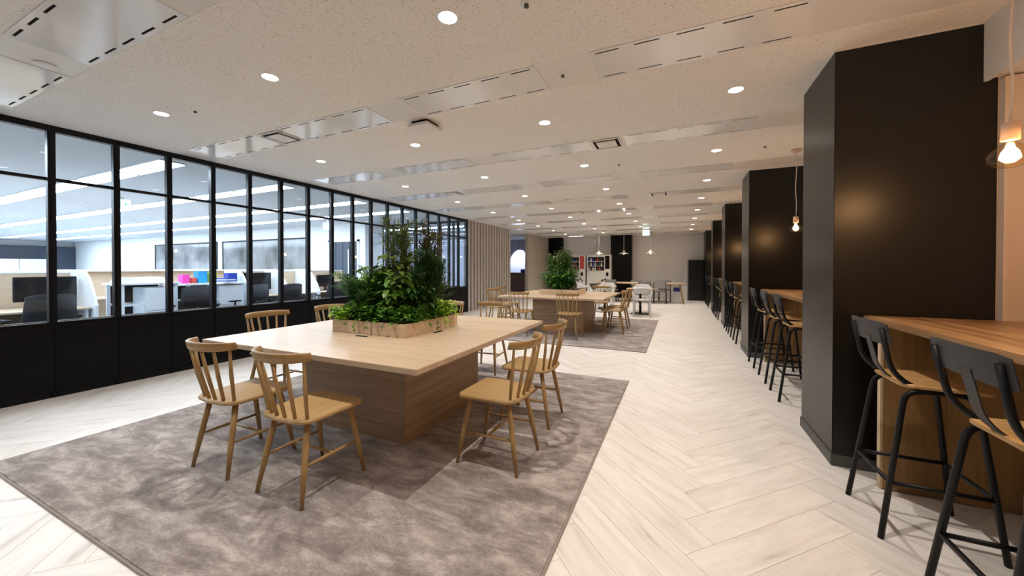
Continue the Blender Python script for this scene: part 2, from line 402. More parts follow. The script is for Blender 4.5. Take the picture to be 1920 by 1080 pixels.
# ceiling with the recessed bands left open between boards
BP, BY0, BY1 = 1.66, 2.42, 2.81
bands = [(BY0+BP*k, BY1+BP*k) for k in range(-3, 9)]
cm = MB(); yy = YB
for y0, y1 in bands:
    cm.box(XL, XR, yy, y0, CEIL, CEIL+0.08); yy = y1
cm.box(XL, XR, yy, YE, CEIL, CEIL+0.08)
cm.box(-9.0, XL, 12.2, YE, CEIL, CEIL+0.08)
struct(cm.build('ceiling', 'ceiling'))
struct(MB().box(-31, XL, YB, 12.2, CEIL, CEIL+0.08).build('ceiling_office', 'office_ceiling'))
tb = MB()
for y0, y1 in bands: tb.box(XL, XR, y0, y1, CEIL+0.0015, CEIL+0.08)
struct(tb.build('trim_1', 'strip_plain'))
# slotted gloss panels in the bands
def slot_panel():
    r = thing('slotted_ceiling_panel', '', 'ceiling panel')
    wd, L = BY1-BY0, 1.22
    mb = MB(); z0, z1 = -0.004, 0.0
    sl, gap, st = 0.15, 0.10, 0.04
    for ya in (0.028, wd-0.044):
        pass
    mb.box(0, L, 0.004, 0.030, z0, z1); mb.box(0, L, 0.044, wd-0.044, z0, z1); mb.box(0, L, wd-0.030, wd-0.004, z0, z1)
    for ya in (0.030, wd-0.044):
        x = 0
        for k in range(5):
            mb.box(x, st+k*(sl+gap-0.004), ya, ya+0.014, z0, z1); x = st+k*(sl+gap-0.004)+sl
        mb.box(x, L, ya, ya+0.014, z0, z1)
    mb.build('panel', 'white_gloss', r)
    sm = MB().box(0, sl, 0, 0.014, -0.0012, 0.0).mesh('slot', M['dark_slot'])
    for ya in (0.030, wd-0.044):
        for k in range(5):
            o = bpy.data.objects.new('slot', sm); C.objects.link(o); o.parent = r; o.location = (st+k*(sl+gap-0.004), ya, 0)
    return r
sp = slot_panel(); used = [False]
for k in range(-1, 9):
    for j in range(4):
        x0 = -0.55-1.6*j if k != 0 or True else 0
        if x0 < XL: continue
        y = BY0+BP*k
        if k == -1 and j == 0: continue
        rowname = {-1: 'the band over the near left corner'}.get(k, 'the %s full band from the camera' % ORD[max(k, 0)])
        pos = ['at the pillar end of', 'second from the pillars in', 'third from the pillars in', 'at the glass partition end of'][j]
        put(sp, used, 'glossy white slotted panel %s %s' % (pos, rowname), (x0, y, CEIL+0.001), 0, 'slotted ceiling panels')
# walls
struct(MB().box(XR, XR+0.1, YB, YE, 0, CEIL).build('wall_right', 'grey_wall'))
struct(MB().box(XL, XR, -1.45, -1.35, 0, CEIL).build('wall_back_unseen', 'pillar_black'))  # unseen wall, set close and black to darken the pillar reflections
struct(MB().box(-31, XL, YB-0.1, YB, 0, CEIL).build('wall_office_near', 'office_wall'))
struct(MB().box(-5.4, XR, YE, YE+0.1, 0, CEIL).build('wall_far', 'grey_wall'))
struct(MB().box(-5.73, -5.4, YE-0.05, YE+0.1, 0, CEIL).build('wall_far_recess', 'panel_black'))
dc = struct(MB().box(-5.38, -4.98, YE-0.30, YE, 0, CEIL).build('trim_2', 'panel_black'))
struct(MB().box(-2.72, -1.86, YE-0.42, YE, 0, CEIL).build('trim_3', 'panel_black'))
# office walls
WY = 8.6
wo = struct(MB().box(-31, -9.05, WY, WY+0.12, 0, CEIL).build('wall_office_far', 'office_wall'))
struct(MB().box(-31.1, -31, YB, 12.2, 0, CEIL).build('wall_office_left', 'office_wall'))
struct(MB().box(-31, XL-0.1, 12.2, 12.3, 0, CEIL).build('wall_corridor', 'blue_wall'))
# dark storage wall at the far left of the office
od = MB(); od.box(-30.9, -30.6, -1.0, WY-0.02, 0, 2.45)
struct(od.build('wall_office_dark', 'office_dark'))
for i in range(9):
    c = tag(MB().box(-0.25, 0.25, -0.44, 0.44, 0, 1.75, 0.01).build('storage_cabinet', 'office_white', None, (-30.3, -0.2+i*0.9, 0)), 'white storage cabinet before the dark far office wall, %s from the left' % ORD[i], 'cabinet', 'white cabinets far across the office')
# interior windows of the white wall
def office_window(n, x0, x1):
    r = struct(bpy.data.objects.new('window_%d' % n, None)); C.objects.link(r); r.location = (0, 0, 0)
    f = MB()
    for a in ((x0, x1, 2.30, 2.35), (x0, x1, 0.95, 1.0)): f.box(a[0], a[1], WY-0.03, WY, a[2], a[3])
    for xx in (x0, x1-0.05): f.box(xx, xx+0.05, WY-0.03, WY, 0.95, 2.35)
    f.build('window_frame', 'frame_black', r)
    np_ = max(2, round((x1-x0)/1.3)); dx = (x1-x0-0.1)/np_
    for k in range(np_):
        MB().box(x0+0.055+k*dx, x0+0.045+(k+1)*dx, WY-0.012, WY-0.002, 1.0, 2.30).build('pane', 'window_dusk', r)
office_window(1, -21.9, -16.95); office_window(2, -16.6, -11.5)
dr = struct(bpy.data.objects.new('door_1', None)); C.objects.link(dr)
for k in range(4): MB().box(-10.5+k*0.31, -10.5+k*0.31+0.295, WY-0.05, WY-0.01, 0, 2.14, 0.004).build('door_panel', 'office_dark', dr)
MB().box(-10.56, -10.50, WY-0.06, WY, 0, 2.2).box(-9.26, -9.20, WY-0.06, WY, 0, 2.2).box(-10.56, -9.2, WY-0.06, WY, 2.14, 2.2).build('door_frame', 'office_white', dr)
MB().tube([(-9.6, WY-0.08, 0.8), (-9.6, WY-0.08, 1.9)], 0.02, 8).build('door_handle', 'office_white', dr)

# ------------------------------------------------------------------ glazed partition
GP0, GSTEP, GEND = 1.447, 0.4665, 9.38
gw = struct(bpy.data.objects.new('wall_left', None)); C.objects.link(gw)
ys = [GP0+GSTEP*k for k in range(-5, 18)]
TR = 2.185; SILL = 0.755
mesh_mull = MB().box(-0.03, 0.03, -0.027, 0.027, 0.0, CEIL-0.06).box(0.03, 0.036, -0.008, 0.008, 0.0, CEIL-0.06).mesh('mullion', M['frame_black'])
mesh_pan = MB().box(-0.022, 0.022, 0.003, GSTEP-0.003, 0.06, SILL-0.02, 0.003).mesh('lower_panel', M['panel_black'])
mesh_gl = MB().box(-0.003, 0.003, 0.02, GSTEP-0.02, SILL, TR-0.015).mesh('pane', M['glass'])
mesh_gu = MB().box(-0.003, 0.003, 0.02, GSTEP-0.02, TR+0.015, CEIL-0.06).mesh('pane', M['glass'])
mesh_tr = MB().box(-0.022, 0.022, 0.022, GSTEP-0.022, TR-0.015, TR+0.015).mesh('transom', M['frame_black'])
mesh_si = MB().box(-0.03, 0.03, 0.022, GSTEP-0.022, SILL-0.02, SILL).mesh('sill', M['frame_black'])
mesh_al = MB().box(-0.032, -0.026, 0.022, GSTEP-0.022, SILL, SILL+0.012).mesh('sill_bead', M['chrome'])
def lk(name, me, par, loc, rz=0):
    o = bpy.data.objects.new(name, me); C.objects.link(o); o.parent = par; o.location = loc; o.rotation_euler = (0, 0, rz); return o
for i, y in enumerate(ys):
    lk('mullion', mesh_mull, gw, (XL, y, 0))
    if i == len(ys)-1: break
    lk('lower_panel', mesh_pan, gw, (XL+0.024, y, 0)); lk('pane', mesh_gl, gw, (XL, y, 0)); lk('pane', mesh_gu, gw, (XL, y, 0))
    lk('transom', mesh_tr, gw, (XL, y, 0)); lk('sill', mesh_si, gw, (XL, y, 0)); lk('sill_bead', mesh_al, gw, (XL, y, 0))
yl, yr = ys[0], ys[-1]
MB().box(XL-0.035, XL+0.035, yl, yr+0.022, CEIL-0.06, CEIL).build('head_rail', 'frame_black', gw)
MB().box(XL-0.028, XL+0.03, yl, yr+0.022, 0, 0.06).build('base_rail', 'frame_black', gw)
struct(MB().box(XL-0.05, XL+0.05, YB, yl-0.02, 0, CEIL).build('wall_left_near', 'panel_black'))
# the return of the glazing at its far end
g2 = struct(bpy.data.objects.new('wall_office_return', None)); C.objects.link(g2)
for i in range(8):
    x = XL-0.0-GSTEP*i
    if i: lk('mullion', mesh_mull, g2, (x, yr, 0), PI/2)
    if i == 7: break
    for nm, me in (('lower_panel', mesh_pan), ('pane', mesh_gl), ('pane', mesh_gu), ('transom', mesh_tr), ('sill', mesh_si)):
        lk(nm, me, g2, (x, yr, 0), PI/2)
MB().box(XL-0.4665*7, XL-0.04, yr-0.03, yr+0.03, CEIL-0.06, CEIL-0.001).build('head_rail', 'frame_black', g2)
struct(MB().box(-9.05, -8.97, WY, yr+0.05, 0, CEIL).build('wall_office_corner', 'office_wall'))

# slatted wall
sw = struct(bpy.data.objects.new('wall_slatted', None)); C.objects.link(sw)
MB().box(XL-0.12, XL-0.03, yr+0.03, 12.5, 0, CEIL).build('backing', 'slat_back', sw)
n_sl = 16; sy0 = yr+0.04; dd = (12.5-sy0)/n_sl
me = MB().box(0, 0.055, 0, dd*0.62, 0, CEIL, 0.004).mesh('slat', M['slat'])
for k in range(n_sl): lk('slat', me, sw, (XL-0.03, sy0+k*dd, 0))
sw2 = struct(bpy.data.objects.new('wall_slatted_far', None)); C.objects.link(sw2)
MB().box(XL-0.12, XL-0.0, 14.2, YE, 0, CEIL).build('backing', 'beige_wall', sw2)
me = MB().box(0, 0.02, 0, 0.25, 0, CEIL, 0.003).mesh('slat', M['beige_wall'])
for k in range(10): lk('slat', me, sw2, (XL, 14.22+k*0.265, 0))
# passage behind the opening
struct(MB().box(-9.0, -8.9, 12.3, YE, 0, CEIL).build('wall_passage', 'blue_wall'))
struct(MB().box(-9.0, XL, YE, YE+0.1, 0, CEIL).build('wall_passage_far', 'blue_wall'))
pc = thing('reception_counter', 'dark walnut counter seen through the opening beyond the slatted wall', 'counter', (-7.0, 15.6, 0))
MB().box(-0.9, 0.9, -0.35, 0.35, 0, 1.04, 0.006).build('body', 'walnut', pc)
MB().box(-0.93, 0.93, -0.38, 0.38, 1.04, 1.08, 0.004).build('counter_top', 'walnut', pc)
MB().box(-0.5, -0.3, -0.37, -0.352, 0.8, 0.95).build('opening', 'dark_slot', pc)
tag(MB().box(-0.16, 0.16, -0.1, 0.1, 0, 0.16, 0.005).build('document_box', 'blue', None, (-6.4, 15.5, 1.08)), 'small blue box standing on the walnut counter', 'box')

# right side: heater box, bulkhead, blinds
gaps = [(-1.2, PY[0])]+[(PY[i]+PD, PY[i+1]) for i in range(4)]
for i, (a, b2) in enumerate(gaps):
    struct(MB().box(1.60, XR, a, b2-0.001, 2.39, CEIL).box(1.60, 1.62, a, b2-0.001, 2.375, 2.39).build('trim_%d' % (10+i), 'white_paint'))
    struct(MB().box(1.72, XR, a, b2-0.001, 0.0, 0.62).build('trim_%d' % (20+i), 'white_paint'))
    wv = struct(bpy.data.objects.new('window_%d' % (3+i), None)); C.objects.link(wv)
    MB().box(XR-0.05, XR-0.001, a, b2, 0.62, 0.70).box(XR-0.05, XR-0.001, a, b2, 2.30, 2.39).build('window_frame', 'white_paint', wv)
    MB().box(XR-0.03, XR-0.02, a+0.02, b2-0.02, 0.70, 2.30).build('blind', 'blind', wv)
struct(MB().box(1.664, XR, PY[0]-0.03, PY[0], 0.0, 2.375).build('trim_30', 'cream_panel'))
struct(MB().box(1.664, 1.684, PY[0]-0.042, PY[0]-0.03, 0.62, 2.375).box(1.684, XR, PY[0]-0.042, PY[0]-0.03, 2.355, 2.375).build('trim_31', 'cream_panel'))

# pillars
for i, y in enumerate(PY):
    p = struct(bpy.data.objects.new('pillar', None)); C.objects.link(p)
    d = PD if i < 4 else YE-y
    MB().box(PX, 1.66, y, y+d, 0.0, CEIL, 0.003).build('cladding', 'pillar_black', p)
    MB().box(1.66, XR, y+0.005, y+d, 0.0, CEIL).build('core', 'cream_panel', p)
    MB().box(PX-0.008, 1.66, y-0.008, y+d+0.008, 0.0, 0.075, 0.002).build('skirting', 'skirt_grey', p)
    MB().box(PX-0.006, 1.6, y-0.006, y+d+0.006, CEIL-0.012, CEIL-0.001).build('shadow_gap', 'strip_plain', p)

# ------------------------------------------------------------------ lights of the room
def downlight():
    r = thing('downlight', '', 'downlight')
    MB().lathe([(0.052, 0.0), (0.062, -0.004), (0.064, 0.0), (0.064, 0.002)], n=24, cap=False).build('trim_ring', 'white_plastic', r)
    MB().lathe([(0.0005, -0.0015), (0.052, -0.001), (0.052, 0.0)], n=24, cap=False).build('lens', 'down_e', r)
    return r
dl = downlight(); used = [False]
LX = [-4.35, -2.78, -1.20, 0.41]; LY0 = 1.76
col = ['nearest the glass partition', 'second from the glass partition', 'third from the glass partition', 'nearest the black pillars']
ld = bpy.data.lights.new('downlight_beam', 'SPOT'); ld.energy = DOWN_W; ld.spot_size = R(84); ld.spot_blend = 1.0; ld.shadow_soft_size = 0.018
ld.color = (1.0, 0.92, 0.83)
for k in range(-1, 10):
    for j, x in enumerate(LX):
        y = LY0+1.66*k
        if y > YE-0.3 or y < YB+0.3: continue
        if k >= 0:
            put(dl, used, 'round recessed downlight %s in the %s row from the camera' % (col[j], ORD[k]), (x, y, CEIL), 0, 'recessed ceiling downlights')
        lo = bpy.data.objects.new('downlight_beam', ld); C.objects.link(lo); lo.location = (x, y, CEIL-0.012)

# pendant bulbs over the bar counters
def bulb_pendant():
    r = thing('pendant_bulb', '', 'pendant lamp')
    top = CEIL-1.78
    pts = [(0, 0, 0.135)]+[(0.006*math.sin(k*0.9), 0.004*math.cos(k*0.7), 0.135+(top-0.14)*k/12) for k in range(1, 12)]+[(0, 0, top-0.012)]
    MB().tube(pts, 0.0045, 8).build('cord', 'cord', r)
    MB().lathe([(0.0, top), (0.05, top), (0.05, top-0.02), (0.0, top-0.022)][::-1], n=20, cap=False).build('canopy', 'socket', r)
    MB().lathe([(0.0, 0.137), (0.024, 0.137), (0.026, 0.13), (0.027, 0.062), (0.0, 0.060)][::-1], n=20, cap=False).build('socket', 'socket', r)
    MB().lathe([(0.016, 0.062), (0.017, 0.048), (0.03, 0.040), (0.055, 0.020), (0.0655, -0.004), (0.060, -0.028), (0.042, -0.046), (0.018, -0.054), (0.001, -0.0555)][::-1], n=24, cap=False).build('bulb', 'bulb_glass', r)
    f = MB().lathe([(0.0005, -0.034), (0.014, -0.031), (0.025, -0.020), (0.029, -0.004), (0.024, 0.014), (0.014, 0.03), (0.009, 0.05)], n=20, cap=False)
    f.build('filament', 'filament', r)
    return r
bpn = bulb_pendant(); used = [False]
bd = bpy.data.lights.new('bulb_light', 'POINT'); bd.energy = BULB_W; bd.color = (1.0, 0.56, 0.28); bd.shadow_soft_size = 0.035
BYS = [2.30, 5.44, 8.57, 11.7, 14.8]
nb = ['nearest counter at the right edge', 'second counter, seen between the pillars', 'third counter', 'fourth counter', 'fifth counter']
for i, y in enumerate(BYS):
    put(bpn, used, 'glowing bare globe bulb on a cream cord over the %s' % nb[i], (1.28, y, 1.78), 0, 'pendant bulbs over the bar counters')
    lo = bpy.data.objects.new('bulb_light', bd); C.objects.link(lo); lo.location = (1.28, y, 1.772)
lo = bpy.data.objects.new('bulb_light', bd); C.objects.link(lo); lo.location = (1.28, 0.6, 1.772)

# saucer pendants over the far table
def saucer():
    r = thing('saucer_pendant', '', 'pendant lamp')
    top = CEIL-1.86
    MB().tube([(0, 0, 0.10), (0, 0, top)], 0.008, 8).build('rod', 'shade', r)
    MB().lathe([(0.035, 0.12), (0.045, 0.08), (0.07, 0.05), (0.19, 0.0), (0.185, -0.004), (0.06, 0.035), (0.03, 0.06)], n=28, cap=False).build('lamp_shade', 'shade', r)
    MB().lathe([(0.001, -0.02), (0.025, -0.01), (0.035, 0.02), (0.02, 0.05)], n=16, cap=False).build('bulb', 'lamp_e', r)
    return r
spd = saucer(); used = [False]
for i, (x, lb) in enumerate(((-2.95, 'left one of three, before the vending machine'), (-1.97, 'middle one of three, before the dark column'), (-0.98, 'right one of three, before the grey wall'))):
    put(spd, used, 'cream saucer pendant lamp over the far table, %s' % lb, (x, 15.0, 1.86), 0, 'saucer pendants over the far table')
    l2 = bpy.data.lights.new('saucer_light', 'POINT'); l2.energy = 5; l2.color = (1, 0.8, 0.55); l2.shadow_soft_size = 0.03
    lo = bpy.data.objects.new('saucer_light', l2); C.objects.link(lo); lo.location = (x, 15.0, 1.82)
# wall-washing spot in the passage and slot light
def fixture_spot(name, x, y, z, e, c, size, aim):
    l = bpy.data.lights.new(name, 'SPOT'); l.energy = e; l.color = c; l.spot_size = R(size); l.spot_blend = 0.5; l.shadow_soft_size = 0.03
    o = bpy.data.objects.new(name, l); C.objects.link(o); o.location = (x, y, z)
    o.rotation_euler = (Vector(aim)-Vector((x, y, z))).to_track_quat('-Z', 'Y').to_euler(); return o
fixture_spot('passage_spot', -7.25, 16.25, CEIL-0.05, 420, (0.8, 0.86, 1.0), 60, (-7.25, 16.9, 1.3))
fixture_spot('passage_spot', -7.4, 14.0, CEIL-0.02, 25, (0.85, 0.88, 1.0), 120, (-7.4, 14.0, 0.0))
tag(MB().lathe([(0.0, 0), (0.05, 0.0), (0.05, 0.08), (0.0, 0.08)], n=16).build('spotlight', 'white_plastic', None, (-7.25, 16.42, CEIL-0.08)), 'small ceiling spotlight washing the wall of the passage', 'spotlight')
tag(MB().box(-0.32, 0.32, -0.03, 0.03, 0, 0.006).build('slot_light', 'cove_e', None, (-4.2, 16.2, CEIL-0.006)), 'short bright slot light in the ceiling above the vending machines', 'ceiling light')

# exit signs
def exit_sign(loc, rz, label, two=True, h=CEIL):
    r = thing('exit_sign', label, 'sign', loc, rz, 'exit signs')
    MB().box(-0.12, 0.12, -0.02, 0.02, 0, 0.20, 0.004).build('housing', 'white_plastic', r)
    MB().box(-0.11, 0.11, -0.023, -0.0201, 0.01, 0.19).build('sign_face', 'exit_e', r)
    # running figure at a doorway and an arrow, in green
    g = MB(); y0, y1 = -0.0245, -0.0232
    g.box(-0.095, -0.075, y0, y1, 0.03, 0.17).box(-0.095, -0.02, y0, y1, 0.15, 0.17).box(-0.03, -0.02, y0, y1, 0.03, 0.17)
    g.add([(0.03, y0, 0.10), (0.06, y0, 0.14), (0.06, y0, 0.06)], [(0, 2, 1)]).box(0.06, 0.095, y0, y1, 0.09, 0.11)
    g.build('pictogram', 'exit_g', r)
    if two: MB().box(-0.1, 0.1, -0.02, 0.02, 0.24, 0.27, 0.003).build('lamp_bar', 'exit_e', r)
    top = h-loc[2]
    MB().box(-0.03, 0.03, -0.012, 0.012, 0.20, top).build('bracket', 'white_plastic', r)
exit_sign((-1.02, 13.3, 2.40), R(8), 'lit exit sign hanging from the ceiling before the far grey wall')
exit_sign((-10.2, 3.5, 2.48), R(60), 'lit exit sign in the office, seen behind the third pane from the left', False)
exit_sign((-9.4, 7.6, 2.42), R(50), 'lit exit sign in the office, close to the dark sliding door', False)

# ceiling devices
def square_vent():
    r = thing('ceiling_diffuser', '', 'air diffuser')
    MB().box(-0.14, 0.14, -0.14, 0.14, -0.006, 0.0, 0.002).build('recess', 'dark_slot', r)
    f = MB()
    for s in (-1, 1):
        f.box(-0.15, 0.15, s*0.145-0.006, s*0.145+0.006, -0.012, 0.0); f.box(s*0.145-0.006, s*0.145+0.006, -0.139, 0.139, -0.012, 0.0)
    f.build('frame', 'white_plastic', r)
    MB().box(-0.105, 0.105, -0.105, 0.105, -0.018, -0.007, 0.002).build('baffle', 'strip_plain', r)
    return r
sv_ = square_vent(); used = [False]
for x, y, lb in ((-3.93, 2.61, 'in the nearest full band, close to the glass partition'), (-0.75, 4.27, 'in the second band, above the aisle between the tables'), (-3.9, 5.93, 'in the third band, near the glass partition'), (-2.35, 9.25, 'in the fifth band, over the middle of the room'), (-0.35, 7.59, 'in the fourth band, over the aisle'), (-2.3, 12.57, 'in the seventh band, far down the room')):
    put(sv_, used, 'square recessed air diffuser %s' % lb, (x, y, CEIL-0.001), 0, 'air diffusers')
r = thing('ceiling_sensor_box', 'white square box unit projecting from the ceiling above the first table', 'ceiling unit', (-2.28, 2.95, CEIL))
MB().box(-0.09, 0.09, -0.09, 0.09, -0.035, 0, 0.003).build('collar', 'dark_slot', r)
MB().box(-0.12, 0.12, -0.12, 0.12, -0.055, -0.03, 0.006).build('cover', 'strip_plain', r)
def sprinkler():
    r = thing('sprinkler', '', 'sprinkler')
    MB().lathe([(0.0, -0.006), (0.03, -0.006), (0.038, 0.0)], n=20, cap=False).build('rosette', 'white_plastic', r)
    MB().lathe([(0.0, -0.022), (0.014, -0.02), (0.012, -0.006)], n=12, cap=False).build('head', 'skirt_grey', r)
    return r
spk = sprinkler(); used = [False]
for x, y, lb in ((-0.75, 1.84, 'at the top edge, over the middle of the room'), (-0.78, 2.62, 'in the plain field of the nearest full band'), (-3.98, 1.85, 'near the glass partition, between the first downlights'), (0.91, 5.13, 'between the two nearest pillars'), (-0.75, 5.2, 'over the aisle beyond the second band'), (1.02, 9.2, 'between the second and third pillars')):
    put(spk, used, 'small round sprinkler head %s' % lb, (x, y, CEIL), 0, 'sprinkler heads')
# round grille on the first band
tag(MB().lathe([(0.0, -0.004), (0.05, -0.004), (0.058, 0.0)], n=20, cap=False).build('round_grille', 'strip_plain', None, (-4.04, 1.0, CEIL-0.003)), 'round speaker grille in the glossy band at the upper left', 'speaker')

# ------------------------------------------------------------------ rugs
for i, (x0, x1, y0, y1) in enumerate(rugs):
    r = thing('rug', ['mottled grey carpet under the nearest table', 'mottled grey carpet under the farther table'][i], 'rug', ((x0+x1)/2, (y0+y1)/2, 0), 0, 'grey rugs')
    a, b2 = (x1-x0)/2, (y1-y0)/2
    MB().box(-a+0.012, a-0.012, -b2+0.012, b2-0.012, 0.0005, 0.011, 0.003).build('pile', 'rug', r)
    f = MB()
    for s in (-1, 1):
        f.box(-a, a, s*(b2-0.006)-0.006, s*(b2-0.006)+0.006, 0.0005, 0.009, 0.003); f.box(s*(a-0.006)-0.006, s*(a-0.006)+0.006, -b2+0.012, b2-0.012, 0.0005, 0.009, 0.003)
    f.build('binding', 'rug_edge', r)
RZ = 0.011

# ------------------------------------------------------------------ big square tables with planters
def table():
    r = thing('square_table', '', 'table')
    MB().box(-1.065, 1.065, -1.05, 1.05, 0.685, 0.72, 0.003).build('tabletop', 'oak_top', r)
    s = 0.52; BX, BY = 0.055, -0.055
    sd = MB().box(-s, s, -0.012, 0.012, 0.0, 0.685)
    me = sd.mesh('side_panel', M['oak_base'])
    lk('side_panel', me, r, (BX, BY-s, 0)); lk('side_panel', me, r, (BX, BY+s, 0)); 
    me2 = MB().box(-s-0.012, s+0.012, -0.012, 0.012, 0.0, 0.685).mesh('side_panel', M['oak_base'])
    lk('side_panel', me2, r, (BX+s, BY, 0), PI/2); lk('side_panel', me2, r, (BX-s, BY, 0), PI/2)
    return r
tp = table(); used = [False]
T1 = (-2.395, 2.69); T2 = (-2.30, 7.75)
put(tp, used, 'large square pale oak table with planter nearest the camera', (T1[0], T1[1], RZ), 0, 'square planter tables')
put(tp, used, 'large square pale oak table with planter, farther down the room', (T2[0], T2[1], RZ), 0, 'square planter tables')
def planter(cx, cy, lb):
    r = thing('planter_box', lb, 'planter', (cx, cy, RZ+0.72), 0, 'table planters')
    a, b2, h, tk = 0.41, 0.385, 0.112, 0.018
    M_ = 'oak_top'
    MB().box(-a, a, -b2, -b2+tk, 0, h, 0.002).build('side_board', M_, r); MB().box(-a, a, b2-tk, b2, 0, h, 0.002).build('side_board', M_, r)
    MB().box(-a, -a+tk, -b2+tk, b2-tk, 0, h, 0.002).build('side_board', M_, r); MB().box(a-tk, a, -b2+tk, b2-tk, 0, h, 0.002).build('side_board', M_, r)
    MB().box(-a+tk, a-tk, -b2+tk, b2-tk, 0, h-0.02).build('soil', 'soil', r)
planter(-2.415, 2.715, 'low pale oak planter box set in the nearest table')
planter(-2.31, 7.80, 'low pale oak planter box set in the farther table')
for cx, cy, rz, lb in ((-2.40, 2.262, 0, 'dark cable outlet flap in the nearest table, before the planter'), (-1.948, 2.70, PI/2, 'dark cable outlet flap in the nearest table, right of the planter')):
    tag(MB().box(-0.062, 0.062, -0.016, 0.016, 0, 0.002).build('cable_outlet', 'dark_slot', None, (cx, cy, RZ+0.7205)), lb, 'outlet', 'cable outlets').rotation_euler[2] = rz

# ------------------------------------------------------------------ plants
def leaf(mb, p, d, L, W, up=None, fold=0.25, droop=0.25):
    d = d.normalized(); up = up or Vector((0, 0, 1))
    s = d.cross(up)
    if s.length < 1e-3: s = Vector((1, 0, 0))
    s.normalize(); n = s.cross(d).normalized()
    c0 = p; c1 = p+d*L*0.35+n*0.0; c2 = p+d*L*0.72-n*L*droop*0.35; c3 = p+d*L-n*L*droop
    e1 = s*W*0.5; lift = n*W*fold
    vs = [c0, c1-e1+lift, c1, c1+e1+lift, c2-e1*0.8+lift*0.7, c2, c2+e1*0.8+lift*0.7, c3]
    mb.add(vs, [(0, 2, 1), (0, 3, 2), (1, 2, 5, 4), (2, 3, 6, 5), (4, 5, 7), (5, 6, 7)], True)
def rv(a=1, zlo=-1, zhi=1):
    th = random.uniform(0, 2*PI); return Vector((math.cos(th), math.sin(th), random.uniform(zlo, zhi)))*a
def palm(base, top, spread, n, lb, mat='leaf_dark', name='palm', group='plants in the table planters', ll=0.16):
    r = thing(name, lb, 'plant', base, 0, group)
    st, fo = MB(), MB()
    for k in range(n):
        th = 2*PI*k/n+random.uniform(-0.3, 0.3); sp_ = spread*random.uniform(0.55, 1.1); h = top*random.uniform(0.55, 1.0)
        dirv = Vector((math.cos(th), math.sin(th), 0))
        pts = []
        for i in range(9):
            u = i/8; pts.append(dirv*sp_*(u**1.5)+Vector((0, 0, h*(u-0.28*u*u*u)*1.25)))
        st.tube(pts, [0.004*(1-0.6*i/8) for i in range(9)], 5, False)
        for i in range(14):
            u = 0.28+0.72*i/13; f_ = u*8; a = int(min(7, f_)); p = pts[a].lerp(pts[a+1], f_-a); tg = (pts[a+1]-pts[a]).normalized()
            side = tg.cross(Vector((0, 0, 1))).normalized()
            for s in (-1, 1):
                leaf(fo, p, side*s+tg*0.7+Vector((0, 0, random.uniform(0.0, 0.3))), ll*(1.1-0.6*abs(u-0.5)), 0.016, tg.cross(side*s), 0.2, 0.25)
    st.build('stem', 'stem_green', r); o = fo.build('foliage', mat, r); o['kind'] = 'stuff'
def needle_tree(base, top, width, lb, mat, stems=3, nb=38, nl=0.055, name='conifer_branch_plant', group='plants in the table planters'):
    r = thing(name, lb, 'plant', base, 0, group)
    st, fo = MB(), MB()
    for s_ in range(stems):
        x0, y0 = random.uniform(-1, 1)*width*0.35, random.uniform(-1, 1)*width*0.35
        h = top*random.uniform(0.82, 1.0) if s_ else top
        tip = Vector((x0*1.3, y0*1.3, h))
        st.tube([(x0*0.6, y0*0.6, 0), (x0, y0, h*0.5), tip], [0.007, 0.005, 0.0015], 6, False)
        for k in range(nb):
            u = 0.25+0.75*k/nb; z = h*u; c = Vector((x0*0.6+(tip.x-x0*0.6)*u, y0*0.6+(tip.y-y0*0.6)*u, z))
            d = rv(1, 0.35, 1.3).normalized(); bl = width*(1.15-0.65*u)*random.uniform(0.5, 1.0)
            pts = [c, c+d*bl*0.5+Vector((0, 0, -0.00)), c+d*bl+Vector((0, 0, -0.04*bl))]
            st.tube(pts, [0.0022, 0.0016, 0.0008], 4, False)
            ns = 15
            for i in range(ns):
                p = pts[0].lerp(pts[2], 0.2+0.8*i/ns); dd_ = (d*0.9+rv(0.75, -0.5, 0.9)).normalized()
                leaf(fo, p, dd_, nl*random.uniform(0.7, 1.2), 0.0085, None, 0.1, 0.1)
    st.build('stem', 'stem', r); o = fo.build('foliage', mat, r); o['kind'] = 'stuff'
